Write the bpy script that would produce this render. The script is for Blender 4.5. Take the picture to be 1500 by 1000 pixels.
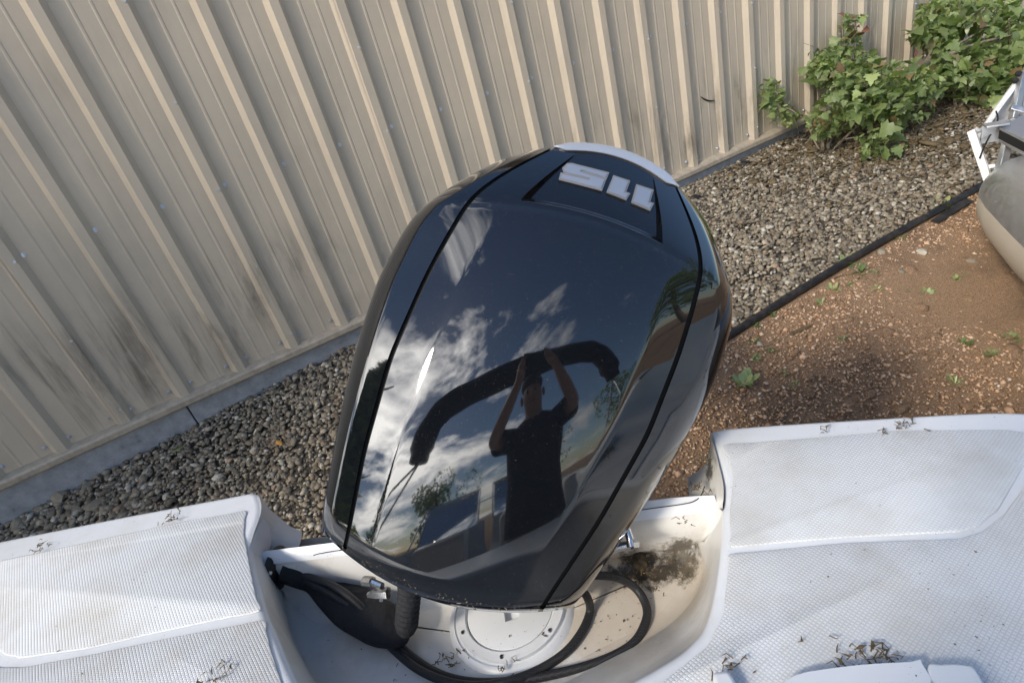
import bpy, bmesh, math, random
import numpy as np
from mathutils import Vector, Matrix
random.seed(7); rng = np.random.default_rng(11)
for o in list(bpy.data.objects): bpy.data.objects.remove(o)
scn = bpy.context.scene; COL = scn.collection
PI = math.pi

# ------------------------------------------------------------------ camera
F_PX, PITCH, ROLL, YAW, WALL_D, S0, ZU, ZL_ = 881.19, 0.509055, -0.283328, 0.369294, 3.393294, -0.844181, -0.459395, -1.344486
_cp, _sp, _cr, _sr = math.cos(PITCH), math.sin(PITCH), math.cos(ROLL), math.sin(ROLL)
FW = np.array([0, _cp, -_sp]); _r0 = np.array([1., 0, 0]); _u0 = np.array([0, _sp, _cp])
RT = _cr*_r0 + _sr*_u0; UP = -_sr*_r0 + _cr*_u0
cam = bpy.data.cameras.new('camera'); camo = bpy.data.objects.new('camera', cam); COL.objects.link(camo)
cam.sensor_fit = 'HORIZONTAL'; cam.sensor_width = 36; cam.lens = F_PX/1500*36
cam.clip_start = 0.02; cam.clip_end = 2000
camo.matrix_world = Matrix(((RT[0], UP[0], -FW[0], 0), (RT[1], UP[1], -FW[1], 0), (RT[2], UP[2], -FW[2], 0), (0, 0, 0, 1)))
scn.camera = camo
scn.render.resolution_x, scn.render.resolution_y = 1024, 682

# ------------------------------------------------------------------ sky, sun, exposure
SUN_AZ, SUN_EL = math.radians(40), math.radians(38)        # light travels towards SUN_AZ (from +X, ccw)
SUND = Vector((-math.cos(SUN_AZ)*math.cos(SUN_EL), -math.sin(SUN_AZ)*math.cos(SUN_EL), math.sin(SUN_EL)))
w = bpy.data.worlds.new('World'); scn.world = w; w.use_nodes = True
wn, wl = w.node_tree.nodes, w.node_tree.links
for n in list(wn): wn.remove(n)
def N(nt, t, **k):
    n = nt.new(t)
    for a, b in k.items(): setattr(n, a, b)
    return n
wo = N(wn, 'ShaderNodeOutputWorld'); bg = N(wn, 'ShaderNodeBackground'); bg.inputs['Strength'].default_value = 0.145
sky = N(wn, 'ShaderNodeTexSky'); sky.sky_type = 'NISHITA'; sky.sun_disc = False
sky.sun_elevation = SUN_EL; sky.sun_rotation = math.atan2(SUND.x, SUND.y); sky.air_density = 1.0; sky.dust_density = 0.3; sky.ozone_density = 3.0
tc = N(wn, 'ShaderNodeTexCoord'); sep = N(wn, 'ShaderNodeSeparateXYZ'); wl.new(tc.outputs['Generated'], sep.inputs[0])
def M(nt, lk, op, a, b=None, c=None, clamp=False):
    n = nt.new('ShaderNodeMath'); n.operation = op; n.use_clamp = clamp
    for i, v in enumerate((a, b, c)):
        if v is None: continue
        if isinstance(v, (int, float)): n.inputs[i].default_value = v
        else: lk.new(v, n.inputs[i])
    return n.outputs[0]
zz = M(wn, wl, 'ADD', M(wn, wl, 'MAXIMUM', sep.outputs[2], 0.0), 0.18)
cx = M(wn, wl, 'DIVIDE', sep.outputs[0], zz); cy = M(wn, wl, 'DIVIDE', sep.outputs[1], zz)
cmb = N(wn, 'ShaderNodeCombineXYZ'); wl.new(cx, cmb.inputs[0]); wl.new(cy, cmb.inputs[1]); cmb.inputs[2].default_value = 3.1
no1 = N(wn, 'ShaderNodeTexNoise'); no1.inputs['Scale'].default_value = 1.15; no1.inputs['Detail'].default_value = 9; no1.inputs['Roughness'].default_value = 0.6; no1.inputs['Distortion'].default_value = 0.35
wl.new(cmb.outputs[0], no1.inputs['Vector'])
cr_ = N(wn, 'ShaderNodeValToRGB'); cside = N(wn, 'ShaderNodeVectorMath', operation='DOT_PRODUCT'); wl.new(tc.outputs['Generated'], cside.inputs[0]); cside.inputs[1].default_value = (-.83, -.25, -.35)   # cloud bank towards one side of the sky
wl.new(M(wn, wl, 'MULTIPLY_ADD', cside.outputs['Value'], .16, no1.outputs[0]), cr_.inputs[0])
cr_.color_ramp.elements[0].position = 0.555; cr_.color_ramp.elements[1].position = 0.69
# sunlit clouds: brighter near the sun (forward scattering)
vd = N(wn, 'ShaderNodeVectorMath', operation='DOT_PRODUCT'); wl.new(tc.outputs['Generated'], vd.inputs[0]); vd.inputs[1].default_value = SUND
glow = M(wn, wl, 'POWER', M(wn, wl, 'MAXIMUM', vd.outputs['Value'], 0.0), 5.0)
cb = M(wn, wl, 'ADD', M(wn, wl, 'MULTIPLY', glow, 60.0), 9.0)
ccol = N(wn, 'ShaderNodeVectorMath', operation='SCALE'); ccol.inputs[0].default_value = (1.0, 0.97, 0.93); wl.new(cb, ccol.inputs['Scale'])
mx = N(wn, 'ShaderNodeMix', data_type='RGBA'); wl.new(cr_.outputs[0], mx.inputs[0]); wl.new(sky.outputs[0], mx.inputs[6]); wl.new(ccol.outputs[0], mx.inputs[7])
wl.new(mx.outputs[2], bg.inputs['Color']); wl.new(bg.outputs[0], wo.inputs[0])
sl = bpy.data.lights.new('sun', 'SUN'); so = bpy.data.objects.new('sun', sl); COL.objects.link(so)
sl.energy = 2.1; sl.angle = math.radians(9); sl.color = (1.0, 0.90, 0.76)
so.rotation_euler = SUND.to_track_quat('Z', 'Y').to_euler()
vs = scn.view_settings; vs.view_transform = 'Standard'; vs.look = 'None'; vs.exposure = 0.38; vs.gamma = 1.0; vs.use_curve_mapping = False

# ------------------------------------------------------------------ geometry of the view
def ray(x, y): return FW + ((x-750)*RT - (y-500)*UP)/F_PX
def onz(x, y, z):
    d = ray(x, y); return d*(z/d[2])
def ondepth(x, y, t): return ray(x, y)*t
TW = np.array([math.cos(YAW), math.sin(YAW), 0]); NW = np.array([-math.sin(YAW), math.cos(YAW), 0])
def gz(x, y):
    t = x*TW[0] + y*TW[1]; d = WALL_D - (x*NW[0] + y*NW[1])
    base = np.interp(t, [-4, -1.45, 0, 4, 9], [-1.74, -1.645, -1.566, -1.518, -1.49])
    return base - 0.12*np.clip(d, 0, 3.6)
def ground(x, y):
    d = ray(x, y); t = 2.0
    for i in range(60): t = 0.5*t + 0.5*(gz(d[0]*t, d[1]*t)/d[2])
    return d*t
def pj(P):
    P = np.asarray(P, float); z = P @ FW
    return np.array([750 + F_PX*(P @ RT)/z, 500 - F_PX*(P @ UP)/z])

# ------------------------------------------------------------------ helpers
def tag(o, label=None, cat=None, group=None, kind=None):
    if label: o['label'] = label
    if cat: o['category'] = cat
    if group: o['group'] = group
    if kind: o['kind'] = kind
    return o
def empty(name, loc=(0, 0, 0)):
    o = bpy.data.objects.new(name, None); COL.objects.link(o); o.location = loc; o.empty_display_size = 0.1
    return o
def link(name, me, mat=None, parent=None):
    o = bpy.data.objects.new(name, me); COL.objects.link(o)
    if mat is not None:
        if not me.materials: me.materials.append(mat)
    if parent is not None:
        o.parent = parent
        if parent.type == 'EMPTY' or True:
            o.matrix_parent_inverse = Matrix.Translation(-world_loc(parent))
    return o
def world_loc(o):
    v = Vector(o.location)
    p = o.parent
    if p is not None: return world_loc(p) + v - world_loc(p) if False else (v if o.matrix_parent_inverse == Matrix.Identity(4) else v)
    return v
class MB:
    def __init__(s): s.v = []; s.f = []
    def add(s, vs, fs):
        n = len(s.v); s.v.extend([tuple(map(float, p)) for p in vs]); s.f.extend([tuple(i+n for i in f) for f in fs]); return n
    def grid(s, rows, closed=False, flip=False):
        n = len(s.v); R = len(rows); Cn = len(rows[0])
        for r in rows: s.v.extend([tuple(map(float, p)) for p in r])
        for i in range(R-1):
            for j in range(Cn if closed else Cn-1):
                a = n+i*Cn+j; b = n+i*Cn+(j+1) % Cn; c = n+(i+1)*Cn+(j+1) % Cn; d = n+(i+1)*Cn+j
                s.f.append((a, d, c, b) if flip else (a, b, c, d))
        return n
    def box(s, c, e, R=None):
        c = np.array(c, float); e = np.array(e, float)/2
        p = np.array([[x, y, z] for x in (-1, 1) for y in (-1, 1) for z in (-1, 1)])*e
        if R is not None: p = p @ np.array(R).T
        s.add(p+c, [(0, 1, 3, 2), (4, 6, 7, 5), (0, 4, 5, 1), (2, 3, 7, 6), (0, 2, 6, 4), (1, 5, 7, 3)])
    def tube(s, pts, rad, n=10, cap=True, flat=None):
        pts = [np.array(p, float) for p in pts]; L = len(pts)
        if not hasattr(rad, '__len__'): rad = [rad]*L
        t0 = pts[1]-pts[0]; ref = np.array([0, 0, 1.]) if abs(t0[2])/np.linalg.norm(t0) < .9 else np.array([1., 0, 0])
        rows = []
        x = None
        for i in range(L):
            t = pts[min(i+1, L-1)]-pts[max(i-1, 0)]; t = t/(np.linalg.norm(t)+1e-12)
            if x is None: x = np.cross(ref, t)
            x = x - t*(x@t); x /= np.linalg.norm(x)+1e-12; y = np.cross(t, x)
            rows.append([pts[i]+rad[i]*(math.cos(a)*x+(flat or 1)*math.sin(a)*y) for a in np.linspace(0, 2*PI, n, endpoint=False)])
        k = s.grid(rows, closed=True, flip=False)
        if cap:
            s.f.append(tuple(k+j for j in range(n))[::-1]); s.f.append(tuple(k+(L-1)*n+j for j in range(n)))
    def ball(s, c, r, n=10, m=6, sc=(1, 1, 1)):
        rows = []
        for i in range(m+1):
            th = PI*i/m
            rows.append([(c[0]+r*sc[0]*math.sin(th)*math.cos(p), c[1]+r*sc[1]*math.sin(th)*math.sin(p), c[2]+r*sc[2]*math.cos(th)) for p in np.linspace(0, 2*PI, n, endpoint=False)])
        s.grid(rows, closed=True, flip=True)
    def mesh(s, name, smooth=None):
        me = bpy.data.meshes.new(name); me.from_pydata(s.v, [], s.f); me.validate(); me.update()
        if smooth is not None:
            for p in me.polygons: p.use_smooth = True
            if smooth < 179: me.set_sharp_from_angle(angle=math.radians(smooth))
        return me
    def build(s, name, mat, parent=None, smooth=35, bevel=None, fix=True):
        me = s.mesh(name, smooth)
        if fix:
            bm = bmesh.new(); bm.from_mesh(me); bmesh.ops.remove_doubles(bm, verts=bm.verts, dist=1e-6)
            bmesh.ops.recalc_face_normals(bm, faces=bm.faces); bm.to_mesh(me); bm.free()
            if smooth is not None:
                for p in me.polygons: p.use_smooth = True
                if smooth < 179: me.set_sharp_from_angle(angle=math.radians(smooth))
        o = link(name, me, mat, parent)
        if bevel:
            b = o.modifiers.new('bevel', 'BEVEL'); b.width = bevel[0]; b.segments = bevel[1]; b.limit_method = 'ANGLE'; b.angle_limit = math.radians(40)
        return o
def spline(pts, n, closed=False):
    pts = np.array(pts, float); L = len(pts); out = []
    seg = L if closed else L-1
    for i in range(seg):
        if closed: p0, p1, p2, p3 = pts[(i-1) % L], pts[i], pts[(i+1) % L], pts[(i+2) % L]
        else: p0, p1, p2, p3 = pts[max(i-1, 0)], pts[i], pts[i+1], pts[min(i+2, L-1)]
        for t in np.linspace(0, 1, n, endpoint=False):
            out.append(.5*((2*p1)+(-p0+p2)*t+(2*p0-5*p1+4*p2-p3)*t*t+(-p0+3*p1-3*p2+p3)*t**3))
    if not closed: out.append(pts[-1])
    return np.array(out)

# ------------------------------------------------------------------ materials
def mat(name, col, rough=.5, metal=0., spec=None, coat=0., ior=None):
    m = bpy.data.materials.new(name); m.use_nodes = True; b = m.node_tree.nodes['Principled BSDF']
    b.inputs['Base Color'].default_value = (*col, 1); b.inputs['Roughness'].default_value = rough; b.inputs['Metallic'].default_value = metal
    if ior: b.inputs['IOR'].default_value = ior
    if coat: b.inputs['Coat Weight'].default_value = coat; b.inputs['Coat Roughness'].default_value = .02
    return m
def nodes(m): return m.node_tree.nodes, m.node_tree.links, m.node_tree.nodes['Principled BSDF']
def noise(m, scale, detail=5, rough=.6, coord='Object', vec=None, dist=0.):
    nt, lk, b = nodes(m); n = nt.new('ShaderNodeTexNoise'); n.inputs['Scale'].default_value = scale; n.inputs['Detail'].default_value = detail; n.inputs['Roughness'].default_value = rough; n.inputs['Distortion'].default_value = dist
    if vec is None:
        t = nt.new('ShaderNodeNewGeometry'); vec = t.outputs['Position']
    lk.new(vec, n.inputs['Vector']); return n.outputs[0]
def ramp(m, fac, stops):
    nt, lk, b = nodes(m); r = nt.new('ShaderNodeValToRGB'); lk.new(fac, r.inputs[0]); e = r.color_ramp.elements
    while len(e) < len(stops): e.new(.5)
    for i, (p, c) in enumerate(stops): e[i].position = p; e[i].color = (*c, 1) if len(c) == 3 else c
    return r.outputs[0]
def mix(m, fac, a, b_, mode='MIX'):
    nt, lk, b = nodes(m); n = nt.new('ShaderNodeMix'); n.data_type = 'RGBA'; n.blend_type = mode
    for i, v in ((0, fac), (6, a), (7, b_)):
        if isinstance(v, (int, float)): n.inputs[i].default_value = v
        elif isinstance(v, tuple): n.inputs[i].default_value = (*v, 1)
        else: lk.new(v, n.inputs[i])
    return n.outputs[2]
def bump(m, h, strength=.3, dist=.01):
    nt, lk, b = nodes(m); n = nt.new('ShaderNodeBump'); n.inputs['Strength'].default_value = strength; n.inputs['Distance'].default_value = dist
    lk.new(h, n.inputs['Height']); lk.new(n.outputs[0], b.inputs['Normal']); return n
def setc(m, c): nt, lk, b = nodes(m); lk.new(c, b.inputs['Base Color'])
def setr(m, c): nt, lk, b = nodes(m); lk.new(c, b.inputs['Roughness'])
def gpos(m, sc=(1, 1, 1), rotz=0):
    nt, lk, b = nodes(m); g = nt.new('ShaderNodeNewGeometry'); mp = nt.new('ShaderNodeMapping'); mp.inputs['Scale'].default_value = sc; mp.inputs['Rotation'].default_value = (0, 0, rotz)
    lk.new(g.outputs['Position'], mp.inputs[0]); return mp.outputs[0]
def mth(m, op, a, b=None, c=None, clamp=False):
    nt, lk, _ = nodes(m); return M(nt, lk, op, a, b, c, clamp)
def attr(m, name, out='Fac'):
    nt, lk, b = nodes(m); a = nt.new('ShaderNodeAttribute'); a.attribute_name = name; return a.outputs[out]

# black gelcoat of the engine cover
m_gloss = mat('black_gloss', (.004, .005, .007), .03, ior=1.52, coat=1.0)
_d = noise(m_gloss, 900, 2, .5); _dd = ramp(m_gloss, _d, [(.71, (.004, .005, .007)), (.77, (.22, .21, .19))])
setc(m_gloss, _dd)
_s = noise(m_gloss, 14, 4, .6); setr(m_gloss, ramp(m_gloss, _s, [(.35, (.03,)*3), (.75, (.075,)*3)]))
m_satin = mat('black_satin', (.012, .012, .013), .35)
_n = noise(m_satin, 160, 4); setc(m_satin, ramp(m_satin, _n, [(.5, (.011, .011, .012)), (.72, (.06, .055, .05))]))
m_gap = mat('black_rubber', (.008, .008, .008), .75)
m_silver = mat('silver_paint', (.72, .73, .75), .28, metal=.55)
m_letter = mat('letter_silver', (.30, .34, .42), .35, metal=.25)
m_letedge = mat('letter_grey', (.22, .22, .23), .5)
m_alu = mat('aluminium', (.58, .59, .6), .38, metal=.9)
_n = noise(m_alu, 30, 5); setr(m_alu, ramp(m_alu, _n, [(.3, (.28,)*3), (.7, (.55,)*3)]))
m_steel = mat('steel', (.66, .66, .66), .22, metal=1.0)
# boat gelcoat
def gel(name, col, dirt=.5):
    m = mat(name, col, .32)
    n = noise(m, 5, 6, .65); f = ramp(m, n, [(.5, (0, 0, 0)), (.78, (dirt,)*3)])
    c1 = mix(m, f, col, (.46, .41, .33))
    n2 = noise(m, 330, 3, .5); n3 = noise(m, 11, 3, .5)
    sp = mth(m, 'MULTIPLY', ramp(m, n2, [(.685, (0, 0, 0)), (.73, (1, 1, 1))]), ramp(m, n3, [(.45, (0, 0, 0)), (.62, (1, 1, 1))]))
    setc(m, mix(m, sp, c1, (.06, .05, .04))); bump(m, noise(m, 60, 3), .05, .002)
    return m
m_gel = gel('white_gelcoat', (.75, .77, .79), .35)
m_gelwell = gel('well_gelcoat', (.72, .71, .68), .95)
def stain(m, centre, sx, sy, sz, col, amt, nsc=22):
    nt, lk, b = nodes(m); g = nt.new('ShaderNodeNewGeometry'); mp = nt.new('ShaderNodeMapping'); mp.vector_type = 'TEXTURE'
    mp.inputs['Location'].default_value = centre; mp.inputs['Rotation'].default_value = (0, 0, -math.radians(14)); mp.inputs['Scale'].default_value = (sx, sy, sz); lk.new(g.outputs['Position'], mp.inputs[0])
    ln = nt.new('ShaderNodeVectorMath'); ln.operation = 'LENGTH'; lk.new(mp.outputs[0], ln.inputs[0])
    v = mth(m, 'ADD', ln.outputs['Value'], mth(m, 'MULTIPLY_ADD', noise(m, nsc, 8, .75), 2.6, -1.3))
    f = ramp(m, v, [(.55, (amt,)*3), (1.0, (0, 0, 0))])
    old = b.inputs['Base Color'].links[0].from_socket; setc(m, mix(m, f, old, col))
stain(m_gelwell, tuple(onz(930, 880, -.93)), .24, .17, .08, (.50, .40, .28), .55, 14)
stain(m_gelwell, tuple(onz(948, 832, -.915)), .085, .035, .05, (.03, .022, .012), .95, 40)
stain(m_gelwell, tuple(onz(1000, 812, -.90)), .035, .05, .05, (.06, .045, .022), .85, 60)
stain(m_gelwell, tuple(onz(1036, 680, -.77)), .012, .03, .04, (.03, .025, .015), .9, 60)
# non skid pads: small diamond pyramids
m_pad = mat('nonskid_gelcoat', (.74, .74, .73), .5)
_v = gpos(m_pad, (1, 1, 1), math.radians(14+45))
nt, lk, b_ = nodes(m_pad); _sx = nt.new('ShaderNodeSeparateXYZ'); lk.new(_v, _sx.inputs[0])
PER = .0046
_a = mth(m_pad, 'PINGPONG', _sx.outputs[0], PER/2); _b = mth(m_pad, 'PINGPONG', _sx.outputs[1], PER/2)
_h = mth(m_pad, 'DIVIDE', mth(m_pad, 'MINIMUM', _a, _b), PER/2)
_hh = mth(m_pad, 'MINIMUM', _h, .55)
bump(m_pad, _hh, .5, .0018)
_dn = noise(m_pad, 7, 6, .65); _df = ramp(m_pad, _dn, [(.44, (0, 0, 0)), (.74, (.6, .6, .6))])
_c = mix(m_pad, _df, (.73, .75, .765), (.50, .46, .39))
_gr = ramp(m_pad, _h, [(.0, (.80, .79, .77)), (.3, (1, 1, 1))]); _c = mix(m_pad, 1.0, _c, _gr, 'MULTIPLY')
_n2 = noise(m_pad, 260, 3, .5); _n3 = noise(m_pad, 6, 4, .5)
_spk = mth(m_pad, 'MULTIPLY', ramp(m_pad, _n2, [(.70, (0, 0, 0)), (.74, (1, 1, 1))]), ramp(m_pad, _n3, [(.48, (0, 0, 0)), (.6, (1, 1, 1))]))
setc(m_pad, mix(m_pad, _spk, _c, (.05, .045, .035)))
# wall steel
m_wall = mat('tan_steel', (.5, .44, .36), .42)
_pos = gpos(m_wall); _big = noise(m_wall, 1.5, 5, .65); _st = noise(m_wall, 9, 7, .7, vec=gpos(m_wall, (1, 1, .16)), dist=.4)
nt, lk, b_ = nodes(m_wall); _sz = nt.new('ShaderNodeSeparateXYZ'); lk.new(_pos, _sz.inputs[0])
# mildew band low on the wall
_band = ramp(m_wall, mth(m_wall, 'MULTIPLY_ADD', _sz.outputs[2], 0.8, 1.5), [(.28, (0, 0, 0)), (.50, (1, 1, 1)), (.72, (1, 1, 1)), (.95, (.25, .25, .25))])
_mil = mth(m_wall, 'MULTIPLY', ramp(m_wall, _st, [(.47, (0, 0, 0)), (.68, (1, 1, 1))]), ramp(m_wall, _big, [(.41, (0, 0, 0)), (.57, (1, 1, 1))]))
_mil = mth(m_wall, 'MULTIPLY', _mil, _band)
_c = mix(m_wall, ramp(m_wall, noise(m_wall, 3.2, 6, .6), [(.3, (0, 0, 0)), (.8, (1, 1, 1))]), (.56, .475, .365), (.48, .415, .33))
_c = mix(m_wall, mth(m_wall, 'MULTIPLY', _mil, .8), _c, (.13, .11, .085))
_sp = ramp(m_wall, noise(m_wall, 120, 2), [(.74, (0, 0, 0)), (.78, (1, 1, 1))])
setc(m_wall, mix(m_wall, mth(m_wall, 'MULTIPLY', _sp, .5), _c, (.12, .1, .08)))
m_trim = mat('tan_trim', (.47, .40, .31), .45)
_n = noise(m_trim, 20, 6, .7); setc(m_trim, ramp(m_trim, _n, [(.4, (.46, .39, .30)), (.75, (.27, .23, .18))]))
m_conc = mat('concrete', (.3, .31, .33), .9)
_n = noise(m_conc, 14, 8, .7); _n2 = noise(m_conc, 3, 4); _c = ramp(m_conc, _n, [(.35, (.36, .37, .39)), (.62, (.25, .26, .27)), (.72, (.10, .10, .10))])
setc(m_conc, _c); bump(m_conc, _n, .4, .01)
m_screw = mat('zinc_screw', (.62, .67, .75), .3, metal=.7)
m_roof = mat('roof_steel', (.42, .4, .36), .5)
# ground
m_dirt = mat('dirt', (.2, .12, .07), .95)
_n1 = noise(m_dirt, 140, 4, .7); _n2 = noise(m_dirt, 2.3, 6, .65); _n3 = noise(m_dirt, 420, 2, .5)
_c = ramp(m_dirt, _n1, [(.25, (.19, .12, .07)), (.5, (.43, .27, .155)), (.75, (.62, .45, .31))])
_c = mix(m_dirt, ramp(m_dirt, _n2, [(.5, (0, 0, 0)), (.7, (.75, .75, .75))]), _c, (.12, .085, .058))
setc(m_dirt, _c); bump(m_dirt, mth(m_dirt, 'ADD', _n1, _n3), .9, .012)
m_soil = mat('gravel_soil', (.06, .052, .042), .95); _n = noise(m_soil, 60, 5, .7); setc(m_soil, ramp(m_soil, _n, [(.3, (.03, .026, .02)), (.7, (.13, .11, .085))])); bump(m_soil, _n, .8, .02)
m_stone = mat('gravel_stone', (.3, .27, .23), .85)
_r = attr(m_stone, 'rnd'); _c = ramp(m_stone, _r, [(0, (.11, .09, .065)), (.25, (.22, .175, .12)), (.5, (.33, .275, .195)), (.68, (.20, .175, .135)), (.84, (.42, .365, .27)), (.95, (.58, .54, .46)), (.98, (.38, .25, .16)), (1, (.16, .13, .09))])
_n = noise(m_stone, 90, 4, .6); setc(m_stone, mix(m_stone, ramp(m_stone, _n, [(.35, (.0, .0, .0)), (.8, (.6, .6, .6))]), _c, (.12, .105, .085)))
m_grit = mat('grit', (.3, .2, .13), .9)
_r = attr(m_grit, 'rnd'); setc(m_grit, ramp(m_grit, _r, [(0, (.18, .115, .07)), (.35, (.42, .255, .145)), (.7, (.58, .39, .25)), (.97, (.58, .44, .32)), (1, (.64, .58, .50))]))
m_rubberpipe = mat('black_plastic', (.012, .012, .012), .5); _n = noise(m_rubberpipe, 25, 5); setc(m_rubberpipe, ramp(m_rubberpipe, _n, [(.45, (.011, .011, .012)), (.75, (.06, .05, .04))]))
def leafmat(name, c0, c1, c2):
    m = mat(name, c0, .45); r = attr(m, 'rnd'); n = noise(m, 30, 3)
    c = ramp(m, r, [(0, c0), (.5, c1), (.9, c1), (.97, c2)]); setc(m, mix(m, ramp(m, n, [(.3, (0, 0, 0)), (.8, (.5, .5, .5))]), c, c0))
    nt, lk, b = nodes(m); b.inputs['Transmission Weight'].default_value = 0
    tr = nt.new('ShaderNodeBsdfTranslucent'); tr.inputs[0].default_value = (c1[0]*1.5, c1[1]*1.7, c1[2]*.7, 1); ms = nt.new('ShaderNodeMixShader'); ms.inputs[0].default_value = .34
    out = nt['Material Output']; lk.new(b.outputs[0], ms.inputs[1]); lk.new(tr.outputs[0], ms.inputs[2]); lk.new(ms.outputs[0], out.inputs[0])
    return m
m_leaf = leafmat('leaf_green', (.10, .14, .05), (.23, .29, .115), (.30, .16, .10))
m_leafobj = mat('leaf_green_single', (.11, .18, .05), .42)
nt, lk, b_ = nodes(m_leafobj); _oi = nt.new('ShaderNodeObjectInfo'); setc(m_leafobj, ramp(m_leafobj, _oi.outputs['Random'], [(0, (.09, .13, .04)), (.45, (.19, .25, .09)), (.85, (.28, .34, .13)), (1, (.18, .2, .08))]))
m_leafred = mat('leaf_red', (.17, .075, .05), .5)
m_bark = mat('bark', (.17, .13, .09), .85); _n = noise(m_bark, 70, 5); setc(m_bark, ramp(m_bark, _n, [(.3, (.10, .075, .05)), (.7, (.28, .23, .17))]))
m_dry = mat('dry_leaf', (.18, .12, .06), .8); _n = noise(m_dry, 200, 3); setc(m_dry, ramp(m_dry, _n, [(.3, (.05, .035, .02)), (.55, (.14, .10, .05)), (.8, (.33, .26, .15))]))
m_orange = mat('orange_leaf', (.55, .28, .07), .6)
m_mould = mat('black_mould', (.02, .016, .01), .9); _n = noise(m_mould, 120, 4); setc(m_mould, ramp(m_mould, _n, [(.35, (.012, .01, .006)), (.7, (.085, .06, .03))]))
# hoses
m_hose = mat('braided_hose', (.012, .012, .013), .55)
nt, lk, b_ = nodes(m_hose); _w = nt.new('ShaderNodeTexChecker'); _w.inputs['Scale'].default_value = 420
_g = gpos(m_hose, (1, 1, 1), .6); lk.new(_g, _w.inputs['Vector']); bump(m_hose, _w.outputs['Fac'], .6, .0012)
setc(m_hose, mix(m_hose, _w.outputs['Fac'], (.009, .009, .01), (.03, .03, .032)))
m_fabric = mat('black_fabric', (.014, .015, .018), .85); bump(m_fabric, noise(m_fabric, 25, 4), .5, .02)
m_skin = mat('skin', (.45, .27, .19), .55)
m_shirt = mat('navy_shirt', (.012, .014, .022), .9)
m_short = mat('khaki_cloth', (.20, .16, .10), .9)
m_hair = mat('hair', (.04, .03, .02), .8)
m_vinyl = mat('vinyl_seat', (.55, .54, .52), .45)
m_glass = mat('clear_glass', (.85, .9, .9), .0); nodes(m_glass)[2].inputs['Transmission Weight'].default_value = 1.0

# ------------------------------------------------------------------ ground
def axis_coords(lo, hi, step, far):
    a = list(np.arange(lo, hi+1e-6, step)); s = step; l = []; x = lo
    while x > -far: s *= 1.45; x -= s; l.append(x)
    s = step; r = []; x = a[-1]
    while x < far: s *= 1.45; x += s; r.append(x)
    return np.array(l[::-1]+a+r)
gx = axis_coords(-5, 9, .16, 400); gy = axis_coords(-5, 8, .16, 400)
mb = MB(); mb.grid([[(x, y, gz(x, y)+.012*math.sin(x*2.1+y*1.3)*math.sin(y*1.7-x)*(1 if abs(x)+abs(y) < 14 else 0)) for x in gx] for y in gy])
tag(mb.build('ground', m_dirt, None, 179, fix=False), kind='structure')
def wp(t, d, z=0.): return TW*t + NW*(WALL_D-d) + np.array([0, 0, z])      # wall coordinates: along, out from the wall
def gwp(t, d, dz=0.):
    p = wp(t, d); p[2] = gz(p[0], p[1])+dz; return p
ED = 1.30
# distance of the edging from the wall where its pixels meet the sloping ground
ED = float(np.mean([WALL_D - ground(*p) @ NW for p in ((1068, 495), (1250, 385), (1440, 275))]))
mb = MB(); mb.grid([[gwp(t, d, .012+.01*math.sin(t*3)*math.sin(d*5)) for t in np.arange(-4.5, 12, .12)] for d in np.linspace(-.05, ED, 16)])
tag(mb.build('gravel_bed', m_soil, None, 179, fix=False), kind='structure')

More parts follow.
